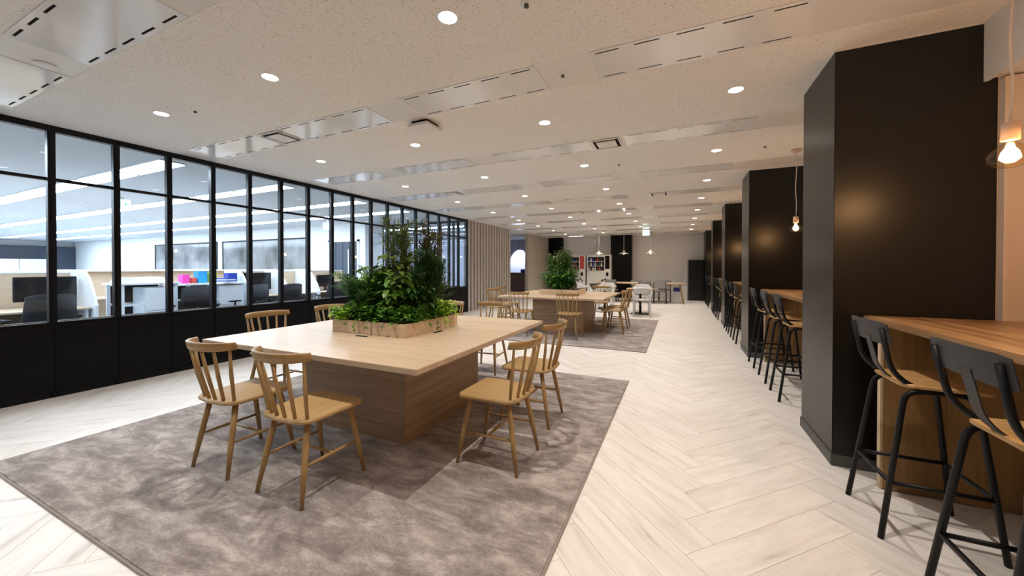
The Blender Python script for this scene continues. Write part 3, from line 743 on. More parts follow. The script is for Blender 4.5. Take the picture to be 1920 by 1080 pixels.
def broad(base, top, width, n, lb, mat='leaf_mid', size=0.12, name='broadleaf_plant', group='plants in the table planters', individual=True, wz=0.4):
    r = thing(name, lb, 'plant', base, 0, group)
    st = MB(); fo = MB()
    lm = MB(); leaf(lm, Vector((0, 0, 0)), Vector((1, 0, 0)), 1.0, 0.52, None, 0.12, 0.28); lme = lm.mesh('leaf', M[mat])
    nst = 9
    tips = []
    for k in range(nst):
        th = 2*PI*k/nst+random.random(); rr = width*random.uniform(0.1, 0.7)
        t_ = Vector((math.cos(th)*rr, math.sin(th)*rr, top*random.uniform(0.65, 1.0))); tips.append((t_, Vector((math.cos(th), math.sin(th), 0))))
        st.tube([(t_.x*0.2, t_.y*0.2, 0), t_*0.55, t_], [0.006, 0.0045, 0.002], 6, False)
    for k in range(n):
        t_, hd = random.choice(tips); u = random.uniform(wz, 1.0)
        p = t_*u+Vector((0, 0, 0)); p.x = t_.x*(0.2+0.8*u); p.y = t_.y*(0.2+0.8*u)
        d = (hd*0.6+rv(0.9, -0.1, 0.7)).normalized(); pet = random.uniform(0.03, 0.10)*(width/0.3)
        e = p+d*pet
        st.tube([p, e], 0.0016, 4, False)
        L = size*random.uniform(0.7, 1.2)
        if individual:
            o = bpy.data.objects.new('leaf', lme); C.objects.link(o); o.parent = r
            xa = (d+Vector((0, 0, -0.35))).normalized(); ya = Vector((0, 0, 1)).cross(xa).normalized(); za = xa.cross(ya)
            mt = Matrix((xa, ya, za)).transposed().to_4x4(); o.matrix_local = Matrix.Translation(e) @ mt @ Matrix.Rotation(random.uniform(-0.5, 0.5), 4, 'X') @ Matrix.Scale(L, 4)
        else: leaf(fo, e, d+Vector((0, 0, -0.3)), L, L*0.5, None, 0.15, 0.3)
    st.build('stem', 'stem_green', r)
    if not individual: o = fo.build('foliage', mat, r); o['kind'] = 'stuff'
def cover(cx, cy, a, b2, n, lb, mat, trail=(), zb=0.0, name='ground_cover', h=0.10, group='plants in the table planters', size=0.038):
    r = thing(name, lb, 'plant', (cx, cy, zb), 0, group)
    fo, st = MB(), MB()
    for k in range(n):
        x, y = random.uniform(-a, a), random.uniform(-b2, b2); z = random.uniform(0.0, 1)**0.6*h*(1.15-0.5*(x*x/(a*a)+y*y/(b2*b2))/2)*(0.72+0.42*math.sin((x+cx)*31+1)*math.cos((y+cy)*27))
        leaf(fo, Vector((x, y, z)), rv(1, -0.2, 0.9), size*random.uniform(0.7, 1.7), size*0.75, None, 0.15, 0.3)
    for (x, y, dx, dy, L) in trail:
        pts = [Vector((x, y, 0.03)), Vector((x+dx*0.04, y+dy*0.04, 0.03)), Vector((x+dx*0.055, y+dy*0.055, 0.0)), Vector((x+dx*0.06, y+dy*0.06, -L))]
        st.tube(pts, 0.0014, 4, False)
        for k in range(int(L*120)+3):
            p = pts[2].lerp(pts[3], random.random()); leaf(fo, p, Vector((dx, dy, 0))+rv(0.9, -1.0, 0.3), size*0.75*random.uniform(0.6, 1.1), size*0.45)
    if trail: st.build('stem', 'stem', r)
    else: MB().tube([(-a*0.5, 0, 0), (0, 0, h*0.6), (a*0.5, 0.01, 0)], 0.002, 4).build('stem', 'stem_green', r)
    o = fo.build('foliage', mat, r); o['kind'] = 'stuff'
ZP = RZ+0.72+0.093
palm((-2.64, 2.54, ZP), 0.48, 0.27, 30, 'dark green feathery palm at the left of the nearest planter', ll=0.12)
palm((-2.60, 2.62, ZP), 0.54, 0.18, 14, 'brighter green upright palm behind the left palm of the nearest planter', 'leaf_mid', ll=0.11)
needle_tree((-2.46, 2.84, ZP), 0.93, 0.30, 'tall airy olive needle-leaved shrub rising highest in the nearest planter', 'leaf_olive', 4, 36, 0.075)
needle_tree((-2.20, 2.93, ZP), 0.89, 0.22, 'tall rusty olive needle-leaved shrub at the back right of the nearest planter', 'leaf_rust', 4, 30, 0.065)
needle_tree((-2.12, 2.80, ZP), 0.62, 0.27, 'dark fine-leaved bush at the right of the nearest planter', 'leaf_dark', 6, 36, 0.06)
broad((-2.36, 2.56, ZP), 0.50, 0.27, 230, 'glossy broad-leaved plant at the centre front of the nearest planter', 'leaf_mid', 0.095, wz=0.2)
broad((-2.40, 2.76, ZP), 0.64, 0.26, 130, 'darker broad-leaved plant in the middle of the nearest planter', 'leaf_olive', 0.10, wz=0.35)
broad((-2.20, 2.68, ZP), 0.46, 0.27, 260, 'deep green bushy plant right of centre in the nearest planter', 'leaf_dark', 0.075, individual=False, wz=0.15)
ZC = ZP+0.005
cover(-2.735, 2.43, 0.10, 0.12, 700, 'lime green ground cover in the front left corner of the nearest planter', 'leaf_lime', zb=ZC, h=0.14)
cover(-2.12, 2.93, 0.13, 0.16, 800, 'lime green ground cover in the right back corner of the nearest planter', 'leaf_lime', zb=ZC, h=0.17,
      trail=[(0.10, -0.10, 1, 0, 0.07), (0.10, -0.02, 1, 0, 0.09)])
cover(-2.36, 2.42, 0.27, 0.09, 1000, 'small-leaved creeper trailing over the front board of the nearest planter', 'leaf_small', zb=ZC, h=0.15,
      trail=[(-0.17, -0.06, 0, -1, 0.05), (-0.02, -0.06, 0, -1, 0.03), (0.15, -0.06, 0, -1, 0.04), (-0.27, -0.06, 0, -1, 0.02)])
cover(-2.10, 2.60, 0.09, 0.22, 800, 'small-leaved creeper along the right board of the nearest planter', 'leaf_small', zb=ZC, h=0.14,
      trail=[(0.07, 0.0, 1, 0, 0.03), (0.07, 0.12, 1, 0, 0.08)])
broad((-2.31, 7.72, ZP), 0.52, 0.52, 1300, 'dense mid green bush filling the farther planter', 'leaf_small', 0.08, 'bushy_plant', individual=False, wz=0.15)
broad((-2.33, 7.84, ZP), 0.92, 0.36, 1100, 'tall green bush rising from the farther planter', 'leaf_mid', 0.075, 'bushy_plant', individual=False, wz=0.3)
broad((-2.28, 7.68, ZP), 0.42, 0.56, 1100, 'dark leafy bush around the base of the farther planter', 'leaf_dark', 0.08, 'bushy_plant', individual=False, wz=0.05)

# ------------------------------------------------------------------ spindle-back chairs
def chair():
    r = thing('spindle_chair', '', 'chair')
    # seat outline, front (+y) wider with rounded corners
    out = []
    def arc(cx, cy, rr, a0, a1, n=5):
        for i in range(n+1):
            a = R(a0+(a1-a0)*i/n); out.append((cx+rr*math.cos(a), cy+rr*math.sin(a)))
    arc(0.155, 0.155, 0.055, 0, 90); arc(-0.155, 0.155, 0.055, 90, 180)
    arc(-0.115, -0.125, 0.085, 180, 262); out.append((0, -0.222)); arc(0.115, -0.125, 0.085, 278, 360)
    s = MB().prism(out, 0.438, 0.462, 0.007); s.build('seat', 'seat_oak', r)
    for sx in (-1, 1):
        MB().tube([(sx*0.135, -0.135, 0.442), (sx*0.165, -0.180, 0.20), (sx*0.190, -0.215, 0.0)], [0.0165, 0.0165, 0.0105], 12).build('leg', 'chair_oak', r)
        MB().tube([(sx*0.145, 0.135, 0.442), (sx*0.170, 0.178, 0.20), (sx*0.190, 0.213, 0.0)], [0.0165, 0.0165, 0.0105], 12).build('leg', 'chair_oak', r)
        MB().tube([(sx*0.164, -0.178, 0.205), (sx*0.167, 0.0, 0.205), (sx*0.1675, 0.176, 0.205)], [0.0075, 0.011, 0.0075], 10).build('stretcher', 'chair_oak', r)
    MB().tube([(-0.167, 0.0, 0.205), (0, 0, 0.205), (0.167, 0.0, 0.205)], [0.007, 0.010, 0.007], 10).build('stretcher', 'chair_oak', r)
    # bent crest rail
    def crest(u):  # u in -1..1
        return Vector((0.215*math.sin(u*1.15)/math.sin(1.15), -0.278+0.115*(abs(u)**2.2), 0.0))
    n = 18; vs = []
    for i in range(n+1):
        u = -1+2*i/n; c = crest(u); tdir = (crest(min(1, u+0.02))-crest(max(-1, u-0.02))).normalized(); nn = Vector((-tdir.y, tdir.x, 0))
        th = 0.0115; e = 1 if abs(u) < 0.95 else 0.7
        zl, zh = 0.781+0.008*abs(u)**3, 0.838-0.004*abs(u)**3
        for (o_, z) in ((-th*e, zl+0.005), (-th*e, zh-0.006), (-th*0.4, zh), (th*0.4, zh), (th*e, zh-0.006), (th*e, zl+0.005), (th*0.4, zl), (-th*0.4, zl)):
            p = c+nn*o_; vs.append((p.x, p.y-(z-0.78)*0.25, z))
    fs = [(i*8+k, i*8+(k+1) % 8, (i+1)*8+(k+1) % 8, (i+1)*8+k) for i in range(n) for k in range(8)]
    fs += [tuple(reversed(range(8))), tuple(n*8+k for k in range(8))]
    MB().add(vs, fs, True).build('crest_rail', 'chair_oak', r)
    for i in range(6):
        u = (-0.84+1.68*i/5); c = crest(u)
        bx = 0.165*(-1+2*i/5); by = -0.196+0.036*abs(-1+2*i/5)**2
        MB().tube([(bx, by, 0.455), ((bx+c.x)/2, (by+c.y)/2-0.003, 0.62), (c.x, c.y, 0.788)], [0.0095, 0.0115, 0.0078], 10).build('spindle', 'chair_oak', r)
    return r
ch = chair(); used = [False]
def seat_row(T, which):
    tn = 'the nearest table' if which == 0 else 'the farther table'
    dx, dy = T[0]-T1[0], T[1]-T1[1]
    L = [(-2.68, 1.52, 0, 'left of the two on the near side of %s'), (-2.012, 1.52, 0, 'right of the two on the near side of %s'),
         (-1.118, 2.245, PI/2, 'nearer of the two on the aisle side of %s'), (-1.155, 2.965, PI/2, 'farther of the two on the aisle side of %s'),
         (-3.66, 2.40, -PI/2, 'nearer of the two on the glass side of %s'), (-3.66, 3.15, -PI/2, 'farther of the two on the glass side of %s'),
         (-2.80, 3.97, PI, 'left of the two behind %s'), (-2.20, 4.10, PI+0.08, 'right of the two behind %s')]
    if which:
        L[0] = (-2.88, 1.55, 0, L[0][3]); L[1] = (-1.93, 1.56, 0, L[1][3])
        L[2] = (-1.30, 2.45, PI/2+0.1, L[2][3]); L[3] = (-1.28, 3.15, PI/2, L[3][3])
        L[4] = (-3.66, 2.15, -PI/2-0.2, L[4][3]); L[5] = (-3.80, 2.95, -PI/2, L[5][3])
        L[6] = (-2.75, 4.05, PI, L[6][3]); L[7] = (-1.85, 4.05, PI, L[7][3])
    for x, y, rz, lb in L:
        put(ch, used, 'honey oak spindle-back chair, '+(lb % tn), (x+dx, y+dy, RZ), rz, 'oak chairs around the square tables')
seat_row(T1, 0); seat_row(T2, 1)

# ------------------------------------------------------------------ bar counters and stools
def bar(i, y0, y1):
    nm = ['nearest bar counter, at the right edge', 'second bar counter, between the first two pillars', 'third bar counter from the camera', 'fourth bar counter from the camera', 'fifth bar counter from the camera'][i]
    r = thing('bar_counter', 'acacia-topped '+nm, 'bar counter', (1.08, y0, 0), 0, 'bar counters between the pillars')
    L = y1-y0
    tpoly = [(-0.012, 0), (0.98, 0), (0.98, L), (0.05, L)]
    MB().box(-0.012, 0.98, 0.0, L, 0.965, 1.0, 0.006).build('worktop', 'bar_top', r)
    for yy in ((L-0.20, L-0.165), (0.165, 0.20)):
        MB().box(0.012, 0.57, yy[0], yy[1], 0.004, 0.965, 0.001).build('end_panel', 'bar_side', r)
        MB().box(0.0, 0.012, yy[0], yy[1], 0.004, 0.965).build('edge_band', 'edge_oak', r)
    MB().box(0.575, 0.60, 0.02, L-0.02, 0.11, 0.965).build('apron', 'bar_apron', r)
for i, (a, b2) in enumerate(gaps): bar(i, max(a, -0.6)+0.02, b2-0.02)
def rounded(pts, rad, n=5):
    pts = [Vector(p) for p in pts]; out = [pts[0]]
    for i in range(1, len(pts)-1):
        a, b2, c = pts[i-1], pts[i], pts[i+1]
        da, dc = (a-b2), (c-b2); ra = min(rad, da.length*0.45, dc.length*0.45)
        p0, p1 = b2+da.normalized()*ra, b2+dc.normalized()*ra
        for k in range(n+1):
            t_ = k/n; out.append((p0*(1-t_)+b2*t_)*(1-t_)+(b2*(1-t_)+p1*t_)*t_)
    out.append(pts[-1]); return out
def stool():
    # faces +x; origin under the seat centre
    r = thing('bar_stool', '', 'bar stool')
    tr = 0.0125
    for s in (-1, 1):
        y = s*0.187; yt = s*0.150
        MB().tube(rounded([(-0.212, y, 0.0), (-0.115, yt, 0.715), (0.125, yt, 0.715), (0.208, y, 0.0)], 0.06), tr, 10).build('leg_frame', 'steel_black', r)
        MB().tube(rounded([(-0.205, s*0.158, 1.005), (-0.165, s*0.150, 0.80), (-0.075, s*0.128, 0.722), (0.09, s*0.115, 0.722)], 0.09), tr*0.95, 10).build('back_post', 'steel_black', r)
        k = 0.27/0.715; yy = y+(yt-y)*k
        MB().tube([(-0.212+0.097*k, yy, 0.27), (0.208-0.083*k, yy, 0.27)], tr*0.8, 8).build('footrest', 'steel_black', r)
    k = 0.27/0.715; yy = 0.187-0.037*k
    for x in (-0.212+0.097*k, 0.208-0.083*k):
        MB().tube([(x, -yy, 0.27), (x, yy, 0.27)], tr*0.8, 8).build('footrest', 'steel_black', r)
    out = []
    for cx, cy, a0 in ((0.14, 0.125, 0), (-0.072, 0.108, 90), (-0.072, -0.108, 180), (0.14, -0.125, 270)):
        for i in range(6):
            a = R(a0+18*i); out.append((cx+0.055*math.cos(a), cy+0.055*math.sin(a)))
    MB().prism(out, 0.728, 0.746, 0.005).build('seat', 'stool_seat', r)
    # steel back plate bent slightly, with the splat running down beneath the seat
    n = 8; vs = []
    for i in range(n+1):
        u = -1+2*i/n; y = u*0.195; bow = 0.012*(u*u)
        for x, z in ((-0.222, 1.035), (-0.218, 1.035), (-0.198, 0.925), (-0.202, 0.925)):
            zz = z if abs(u) < 0.99 else (z-0.006 if z > 1 else z+0.006)
            vs.append((x+bow+0.008, y, zz))
    fs = [(i*4+k, i*4+(k+1) % 4, (i+1)*4+(k+1) % 4, (i+1)*4+k) for i in range(n) for k in range(4)]+[(3, 2, 1, 0), tuple(n*4+k for k in range(4))]
    MB().add(vs, fs).build('backrest', 'plate_black', r)
    sp2 = rounded([(-0.198, 0, 0.96), (-0.160, 0, 0.79), (-0.085, 0, 0.722), (0.02, 0, 0.722)], 0.09)
    vs = []
    for p in sp2:
        for y, o_ in ((-0.028, 0), (0.028, 0), (0.028, 0.004), (-0.028, 0.004)): vs.append((p.x-o_, y, p.z-o_))
    m_ = len(sp2)
    fs = [(i*4+k, i*4+(k+1) % 4, (i+1)*4+(k+1) % 4, (i+1)*4+k) for i in range(m_-1) for k in range(4)]+[(3, 2, 1, 0), tuple((m_-1)*4+k for k in range(4))]
    MB().add(vs, fs).build('splat', 'plate_black', r)
    return r
bs = stool(); used = [False]
SY = [[2.52, 1.80, 1.08], [5.81, 5.11, 4.49], [8.87, 8.17, 7.45], [12.0, 11.3, 10.6], [15.15, 14.45, 13.75]]
pn = ['nearest counter', 'second counter', 'third counter', 'fourth counter', 'fifth counter']
for i, row in enumerate(SY):
    for j, y in enumerate(row):
        put(bs, used, 'black steel bar stool with wood seat at the %s, %s' % (pn[i], ['farthest of its three', 'middle of its three', 'nearest of its three'][j]), (1.102, y, 0), 0, 'bar stools at the counters')

# ------------------------------------------------------------------ far end of the room
def vending(x, y, w_, lb, k):
    r = thing('vending_machine', lb, 'vending machine', (x, y, 0), 0, 'vending machines')
    h = 1.87; d = 0.7
    MB().box(-w_/2, w_/2, 0, d, 0, h, 0.012).build('cabinet', 'white_plastic', r)
    MB().box(-w_/2+0.05, w_/2-0.28, -0.012, 0.0, 1.16, h-0.1, 0.003).build('window_frame', 'dark_slot', r)
    for z in (1.56, 1.36, 1.16): MB().box(-w_/2+0.06, w_/2-0.29, -0.03, -0.012, z, z+0.02).build('shelf', 'white_plastic', r)
    for row_, z in enumerate((1.58, 1.38, 1.18)):
        for c in range(7):
            mt = random.choice(['blue', 'red', 'skirt_grey', 'walnut', 'white_plastic', 'office_dark'])
            xx = -w_/2+0.10+c*(w_-0.40)/7
            MB().lathe([(0.03, 0), (0.032, 0.02), (0.032, 0.10), (0.014, 0.13), (0.014, 0.15), (0.0, 0.15)], xx, -0.02, 10).build('bottle', mt, r, (0, 0, z))
    MB().box(-w_/2+0.12, w_/2-0.38, -0.008, 0.0, 0.36, 0.62, 0.002).build('delivery_flap', 'skirt_grey', r)
    MB().box(w_/2-0.24, w_/2-0.05, -0.008, 0.0, 1.25, h-0.05, 0.002).build('side_panel', 'dark_slot' if k else 'red', r)
    MB().box(w_/2-0.2, w_/2-0.1, -0.02, 0.0, 0.95, 1.1, 0.003).build('coin_slot', 'dark_slot', r)
    g = MB()
    for a in range(6): g.lathe([(0.0, -0.002), (0.05, -0.002), (0.05, 0.0), (0.0, 0.0)], 0, 0, 14)
    for dx, dz, rr in ((0.16, 0.75, 0.06), (0.28, 0.80, 0.05), (0.36, 0.72, 0.04)):
        vs = [(dx+rr*math.cos(t_*PI/6), -0.006, dz+rr*math.sin(t_*PI/6)) for t_ in range(12)]
        MB().add(vs, [tuple(range(12))]).build('decal', 'skirt_grey', r)
vending(-3.17, 16.1, 1.03, 'white vending machine with lit bottle shelves before the far wall', 1)
vending(-4.25, 16.1, 0.98, 'white and red vending machine mostly hidden behind the farther plants', 0)
r = thing('refrigerator', 'tall glossy black refrigerator in the far right corner', 'refrigerator', (0.66, 16.25, 0))
MB().box(-0.30, 0.24, 0.02, 0.62, 0.03, 1.62, 0.01).build('cabinet', 'fridge', r)
for z0, z1 in ((0.05, 0.52), (0.53, 0.86), (0.87, 1.61)): MB().box(-0.30, 0.24, 0, 0.02, z0, z1, 0.004).build('door', 'fridge', r)
r = thing('slanted_panel', 'grey slanted panel beside the black refrigerator', 'board', (0.20, 16.35, 0))  # thin grey trapezoid, slanting and narrowing towards the top
MB().add([(-0.16, 0, 0), (0.12, 0, 0), (0.12, 0.02, 0), (-0.16, 0.02, 0), (0.08, 0.5, 1.64), (0.12, 0.5, 1.64), (0.12, 0.52, 1.64), (0.08, 0.52, 1.64)],
         [(0, 1, 5, 4), (3, 7, 6, 2), (0, 4, 7, 3), (1, 2, 6, 5), (4, 5, 6, 7), (0, 3, 2, 1)]).build('board', 'grey_wall', r)
MB().box(0.12, 0.135, 0.50, 0.52, 0, 1.64).build('edge_strip', 'white_plastic', r)
# far long table with slanted legs
r = thing('long_table', 'long oak table with slanted wooden legs at the far end', 'table', (-1.35, 15.0, 0))
MB().box(-1.6, 1.6, -0.42, 0.42, 0.69, 0.735, 0.004).build('tabletop', 'oak_top', r)
for sx in (-1, 1):
    for sy in (-1, 1):
        MB().tube([(sx*1.38, sy*0.28, 0.69), (sx*1.52, sy*0.38, 0.0)], [0.035, 0.025], 8).build('leg', 'chair_oak', r)
    MB().box(sx*1.4-0.02, sx*1.4+0.02, -0.3, 0.3, 0.63, 0.69).build('crossbar', 'chair_oak', r)
def side_chair():
    r = thing('padded_chair', '', 'chair')
    for s in (-1, 1):
        MB().tube([(s*0.21, -0.22, 0), (s*0.205, -0.20, 0.45), (s*0.20, -0.25, 0.80)], 0.014, 8).build('leg', 'steel_black', r)
        MB().tube([(s*0.21, 0.22, 0), (s*0.205, 0.20, 0.45)], 0.014, 8).build('leg', 'steel_black', r)
        MB().tube([(s*0.208, -0.21, 0.18), (s*0.208, 0.21, 0.18)], 0.009, 8).build('stretcher', 'steel_black', r)
    MB().box(-0.21, 0.21, -0.21, 0.22, 0.43, 0.475, 0.015).build('seat', 'seat_grey', r)
    MB().box(-0.20, 0.20, -0.255, -0.225, 0.56, 0.81, 0.01).build('backrest', 'seat_grey', r)
    return r
sc_ = side_chair(); used = [False]
for x, y, rz, lb in ((-0.62, 14.45, 0, 'second from the right on the near side'), (-1.15, 14.6, 0, 'third from the right on the near side'), (-2.35, 14.45, 0, 'leftmost on the near side'), (-0.5, 15.62, PI, 'right one behind it'), (-1.6, 15.62, PI, 'middle one behind it'), (-2.6, 15.62, PI, 'left one behind it')):
    put(sc_, used, 'dark grey-padded chair at the far long table, %s' % lb, (x, y, 0), rz, 'padded chairs at the long table')
r = thing('storage_crate', 'pale crate with a blue top beneath the right end of the long table', 'crate', (-0.05, 15.0, 0))
MB().box(-0.14, 0.14, -0.14, 0.14, 0, 0.42, 0.01).build('body', 'white_plastic', r); MB().box(-0.13, 0.13, -0.13, 0.13, 0.42, 0.56, 0.02).build('lid', 'blue', r)
# small round tables with white chairs
def round_table(x, y, lb):
    r = thing('round_table', lb, 'table', (x, y, 0), 0, 'small round tables')
    MB().lathe([(0.0, 0.695), (0.36, 0.695), (0.375, 0.70), (0.375, 0.715), (0.36, 0.72), (0.0, 0.72)], n=32).build('tabletop', 'edge_oak', r)
    MB().lathe([(0.0, 0.01), (0.035, 0.01), (0.035, 0.695), (0.0, 0.695)], n=14).build('pedestal', 'steel_black', r)
    MB().box(-0.24, 0.24, -0.24, 0.24, 0.0, 0.014, 0.003).build('base_plate', 'steel_black', r)
round_table(-0.99, 10.98, 'round table with black pedestal before the white armchair in the aisle')
round_table(-2.15, 11.9, 'round table beyond the farther square table')
def white_chair():
    r = thing('white_armchair', '', 'chair')
    for s in (-1, 1):
        MB().tube([(s*0.215, -0.20, 0), (s*0.205, -0.19, 0.45), (s*0.23, -0.17, 0.68)], [0.019, 0.025, 0.022], 10).build('leg', 'white_plastic', r)
        MB().tube([(s*0.205, 0.21, 0), (s*0.20, 0.19, 0.45), (s*0.235, 0.12, 0.67)], [0.019, 0.025, 0.022], 10).build('leg', 'white_plastic', r)
    out = []
    for cx, cy, a0 in ((0.15, 0.15, 0), (-0.15, 0.15, 90), (-0.13, -0.12, 180), (0.13, -0.12, 270)):
        for i in range(5):
            a = R(a0+22.5*i); out.append((cx+0.06*math.cos(a), cy+0.06*math.sin(a)))
    MB().prism(out, 0.42, 0.46, 0.008).build('seat', 'white_plastic', r)
    pts = [(0.245*math.cos(R(a)), -0.02+0.245*math.sin(R(a)) if math.sin(R(a)) < 0 else -0.02+0.16*math.sin(R(a))*1.6, 0.69+0.07*max(0, -math.sin(R(a)))) for a in range(150, 391, 12)]
    MB().tube(pts, [0.024]*len(pts), 10).build('arm_rail', 'white_plastic', r)
    vs = []; n = 10
    for i in range(n+1):
        a = R(215+110*i/n); x, y = 0.245*math.cos(a), -0.02+0.245*math.sin(a)
        for k_, z in ((1.02, 0.80), (0.93, 0.80), (0.93, 0.62), (1.02, 0.62)): vs.append((x*k_, y*k_, z-(0.02 if i in (0, n) else 0)))
    fs = [(i*4+k, i*4+(k+1) % 4, (i+1)*4+(k+1) % 4, (i+1)*4+k) for i in range(n) for k in range(4)]+[(3, 2, 1, 0), tuple(n*4+k for k in range(4))]
    MB().add(vs, fs, True).build('backrest', 'white_plastic', r)
    for u in (-0.07, 0.07): MB().tube([(u, -0.17, 0.45), (u*1.2, -0.24, 0.65)], 0.011, 8).build('spindle', 'white_plastic', r)
    return r
wc = white_chair(); used = [False]
for x, y, rz, lb in ((-0.90, 10.42, 0.1, 'in the aisle with its back to the camera'), (-1.0, 11.55, PI, 'behind the round table in the aisle'), (-2.05, 11.3, 0.2, 'just behind the farther square table'), (-2.75, 11.9, -1.4, 'left of the second round table'), (-2.2, 12.5, PI, 'behind the second round table')):
    put(wc, used, 'white moulded armchair %s' % lb, (x, y, 0), rz, 'white armchairs')

# ------------------------------------------------------------------ office behind the glass
def office_light():
    r = thing('office_ceiling_light', '', 'ceiling light')
    MB().box(-0.62, 0.62, -0.15, 0.15, -0.02, 0.0).build('frame', 'office_white', r)
    MB().box(-0.60, 0.60, -0.13, 0.13, -0.024, -0.0205).build('diffuser', 'office_e', r)
    return r
ol = office_light(); used = [False]
rows = [-0.7, 1.0, 2.6, 4.15, 5.8, 7.2]
for k, y in enumerate(rows):
    for j in range(17):
        x = -6.75-1.32*j
        if y < 2 and j > 9: continue
        nmr = ['behind the camera side', 'nearest', 'second', 'third', 'fourth', 'last'][k]
        put(ol, used, 'bright linear office ceiling light, %s from the glass in the %s row' % (ORD[j], nmr), (x, y, CEIL-0.001), 0, 'office ceiling lights')
for j in range(4):  # extra row added to brighten the corridor behind the return glazing
    put(ol, used, 'added linear light brightening the corridor beyond the office, %s from the slatted wall' % ORD[j], (-6.7-1.32*j, 10.6, CEIL-0.001), 0, 'office ceiling lights')
def desk_unit(y0, y1, chair_too, lb):
    r = thing('office_desk', 'oak desk with wood screen, '+lb, 'desk', (-8.0, (y0+y1)/2, 0), 0, 'office desks')
    L = (y1-y0)/2
    MB().box(-0.55, 0.20, -L, L, 0.70, 0.725, 0.003).build('desktop', 'office_wood', r)
    MB().box(-0.60, -0.565, -L, L, 0.0, 1.22, 0.003).build('screen', 'office_wood', r)
    MB().box(-0.60, -0.56, -L, L, 1.22, 1.24, 0.003).build('screen_cap', 'office_white', r)
    MB().box(-0.50, 0.10, -L+0.02, L-0.02, 0.50, 0.52).build('shelf', 'office_wood', r)
    MB().box(-0.54, -0.52, -L+0.02, L-0.02, 0.0, 0.5).build('modesty_panel', 'skirt_grey', r)
    for s in (-1, 1): MB().box(-0.5, 0.15, s*(L-0.03)-0.015, s*(L-0.03)+0.015, 0, 0.70).build('leg', 'office_white', r)
def end_panel(y, lb):
    # rounded white divider standing across the desks
    poly = [(-0.6, 0), (0.28, 0), (0.28, 0.75), (0.20, 0.92), (0.02, 1.16), (-0.10, 1.24), (-0.22, 1.27), (-0.6, 1.27)]
    n = len(poly); vs = [(x, -0.015, z) for x, z in poly]+[(x, 0.015, z) for x, z in poly]
    o = MB().add(vs, [tuple(range(n)), tuple(reversed(range(n, 2*n)))]+[(k, n+k, n+(k+1) % n, (k+1) % n) for k in range(n)]).build('desk_divider', 'office_white', None, (-8.0, y, 0))
    tag(o, 'white curved-top divider at the desk end, '+lb, 'divider', 'white desk dividers')
def monitor(x, y, z, lb, w_=0.62):
    r = thing('monitor', lb, 'monitor', (x, y, z), 0, 'office monitors')
    MB().box(-0.02, 0.02, -w_/2, w_/2, 0.10, 0.10+w_*0.60, 0.006).build('casing', 'mesh_black', r)
    MB().box(0.02, 0.022, -w_/2+0.012, w_/2-0.012, 0.115, 0.085+w_*0.60).build('screen', 'screen', r)
    MB().box(-0.03, 0.0, -0.03, 0.03, 0.01, 0.2).build('neck', 'mesh_black', r); MB().box(-0.10, 0.08, -0.12, 0.12, 0, 0.012, 0.003).build('foot', 'mesh_black', r)
def office_chair():
    r = thing('office_chair', '', 'chair')
    MB().box(-0.24, 0.24, -0.23, 0.23, 0.44, 0.51, 0.025).build('seat', 'mesh_black', r)
    vs = []; n = 8
    for i in range(n+1):
        u = -1+2*i/n
        for x, z in ((0.27, 0.56), (0.29, 0.56), (0.33, 0.98), (0.31, 0.98)): vs.append((x-0.07*u*u, u*0.23*(1 if z < 0.9 else 0.9), z-0.03*abs(u)**4*(1 if z > 0.9 else -1)))
    fs = [(i*4+k, i*4+(k+1) % 4, (i+1)*4+(k+1) % 4, (i+1)*4+k) for i in range(n) for k in range(4)]+[(3, 2, 1, 0), tuple(n*4+k for k in range(4))]
    MB().add(vs, fs, True).build('backrest', 'mesh_black', r)
    MB().tube([(0, 0, 0.08), (0, 0, 0.44)], 0.025, 10).build('column', 'chrome', r)
    for k in range(5):
        a = 2*PI*k/5; MB().tube([(0, 0, 0.10), (0.28*math.cos(a), 0.28*math.sin(a), 0.05)], [0.022, 0.014], 8).build('base_arm', 'mesh_black', r)
        MB().lathe([(0.0, 0.0), (0.02, 0.0), (0.02, 0.045), (0.0, 0.045)], 0.28*math.cos(a), 0.28*math.sin(a), 8).build('caster', 'mesh_black', r)
    MB().tube([(0.26, 0, 0.62), (0.15, 0, 0.42), (0, 0, 0.42)], 0.02, 8).build('back_stem', 'mesh_black', r)
    for s in (-1, 1):
        MB().tube([(0.0, s*0.23, 0.44), (0.0, s*0.29, 0.5), (0.0, s*0.29, 0.66)], 0.014, 8).build('arm', 'mesh_black', r)
        MB().box(-0.11, 0.11, s*0.29-0.035, s*0.29+0.035, 0.66, 0.685, 0.008).build('armrest', 'mesh_black', r)
    return r
desk_unit(-0.4, 1.05, 1, 'at the left edge'); desk_unit(1.11, 2.34, 1, 'with the large black monitor near the left edge')
desk_unit(4.52, 5.26, 1, 'behind the sixth and seventh panes'); desk_unit(5.30, 6.0, 1, 'behind the seventh and eighth panes')
desk_unit(6.04, 7.4, 1, 'behind the nearest table plants')
end_panel(1.08, 'at the left edge'); end_panel(2.37, 'right of the large black monitor'); end_panel(4.49, 'right of the paper-covered table')
end_panel(5.28, 'behind the seventh pane'); end_panel(6.02, 'beside the chair behind the eighth pane')
monitor(-8.25, 2.03, 0.725, 'large black monitor on the desk near the left edge', 0.58); monitor(-8.25, 0.80, 0.725, 'black monitor beside the left edge of the picture', 0.5)
monitor(-8.25, 4.90, 0.725, 'black monitor behind the sixth pane from the left', 0.62); monitor(-8.25, 6.6, 0.725, 'black monitor behind the nearest plants', 0.5)
oc = office_chair(); used = [False]
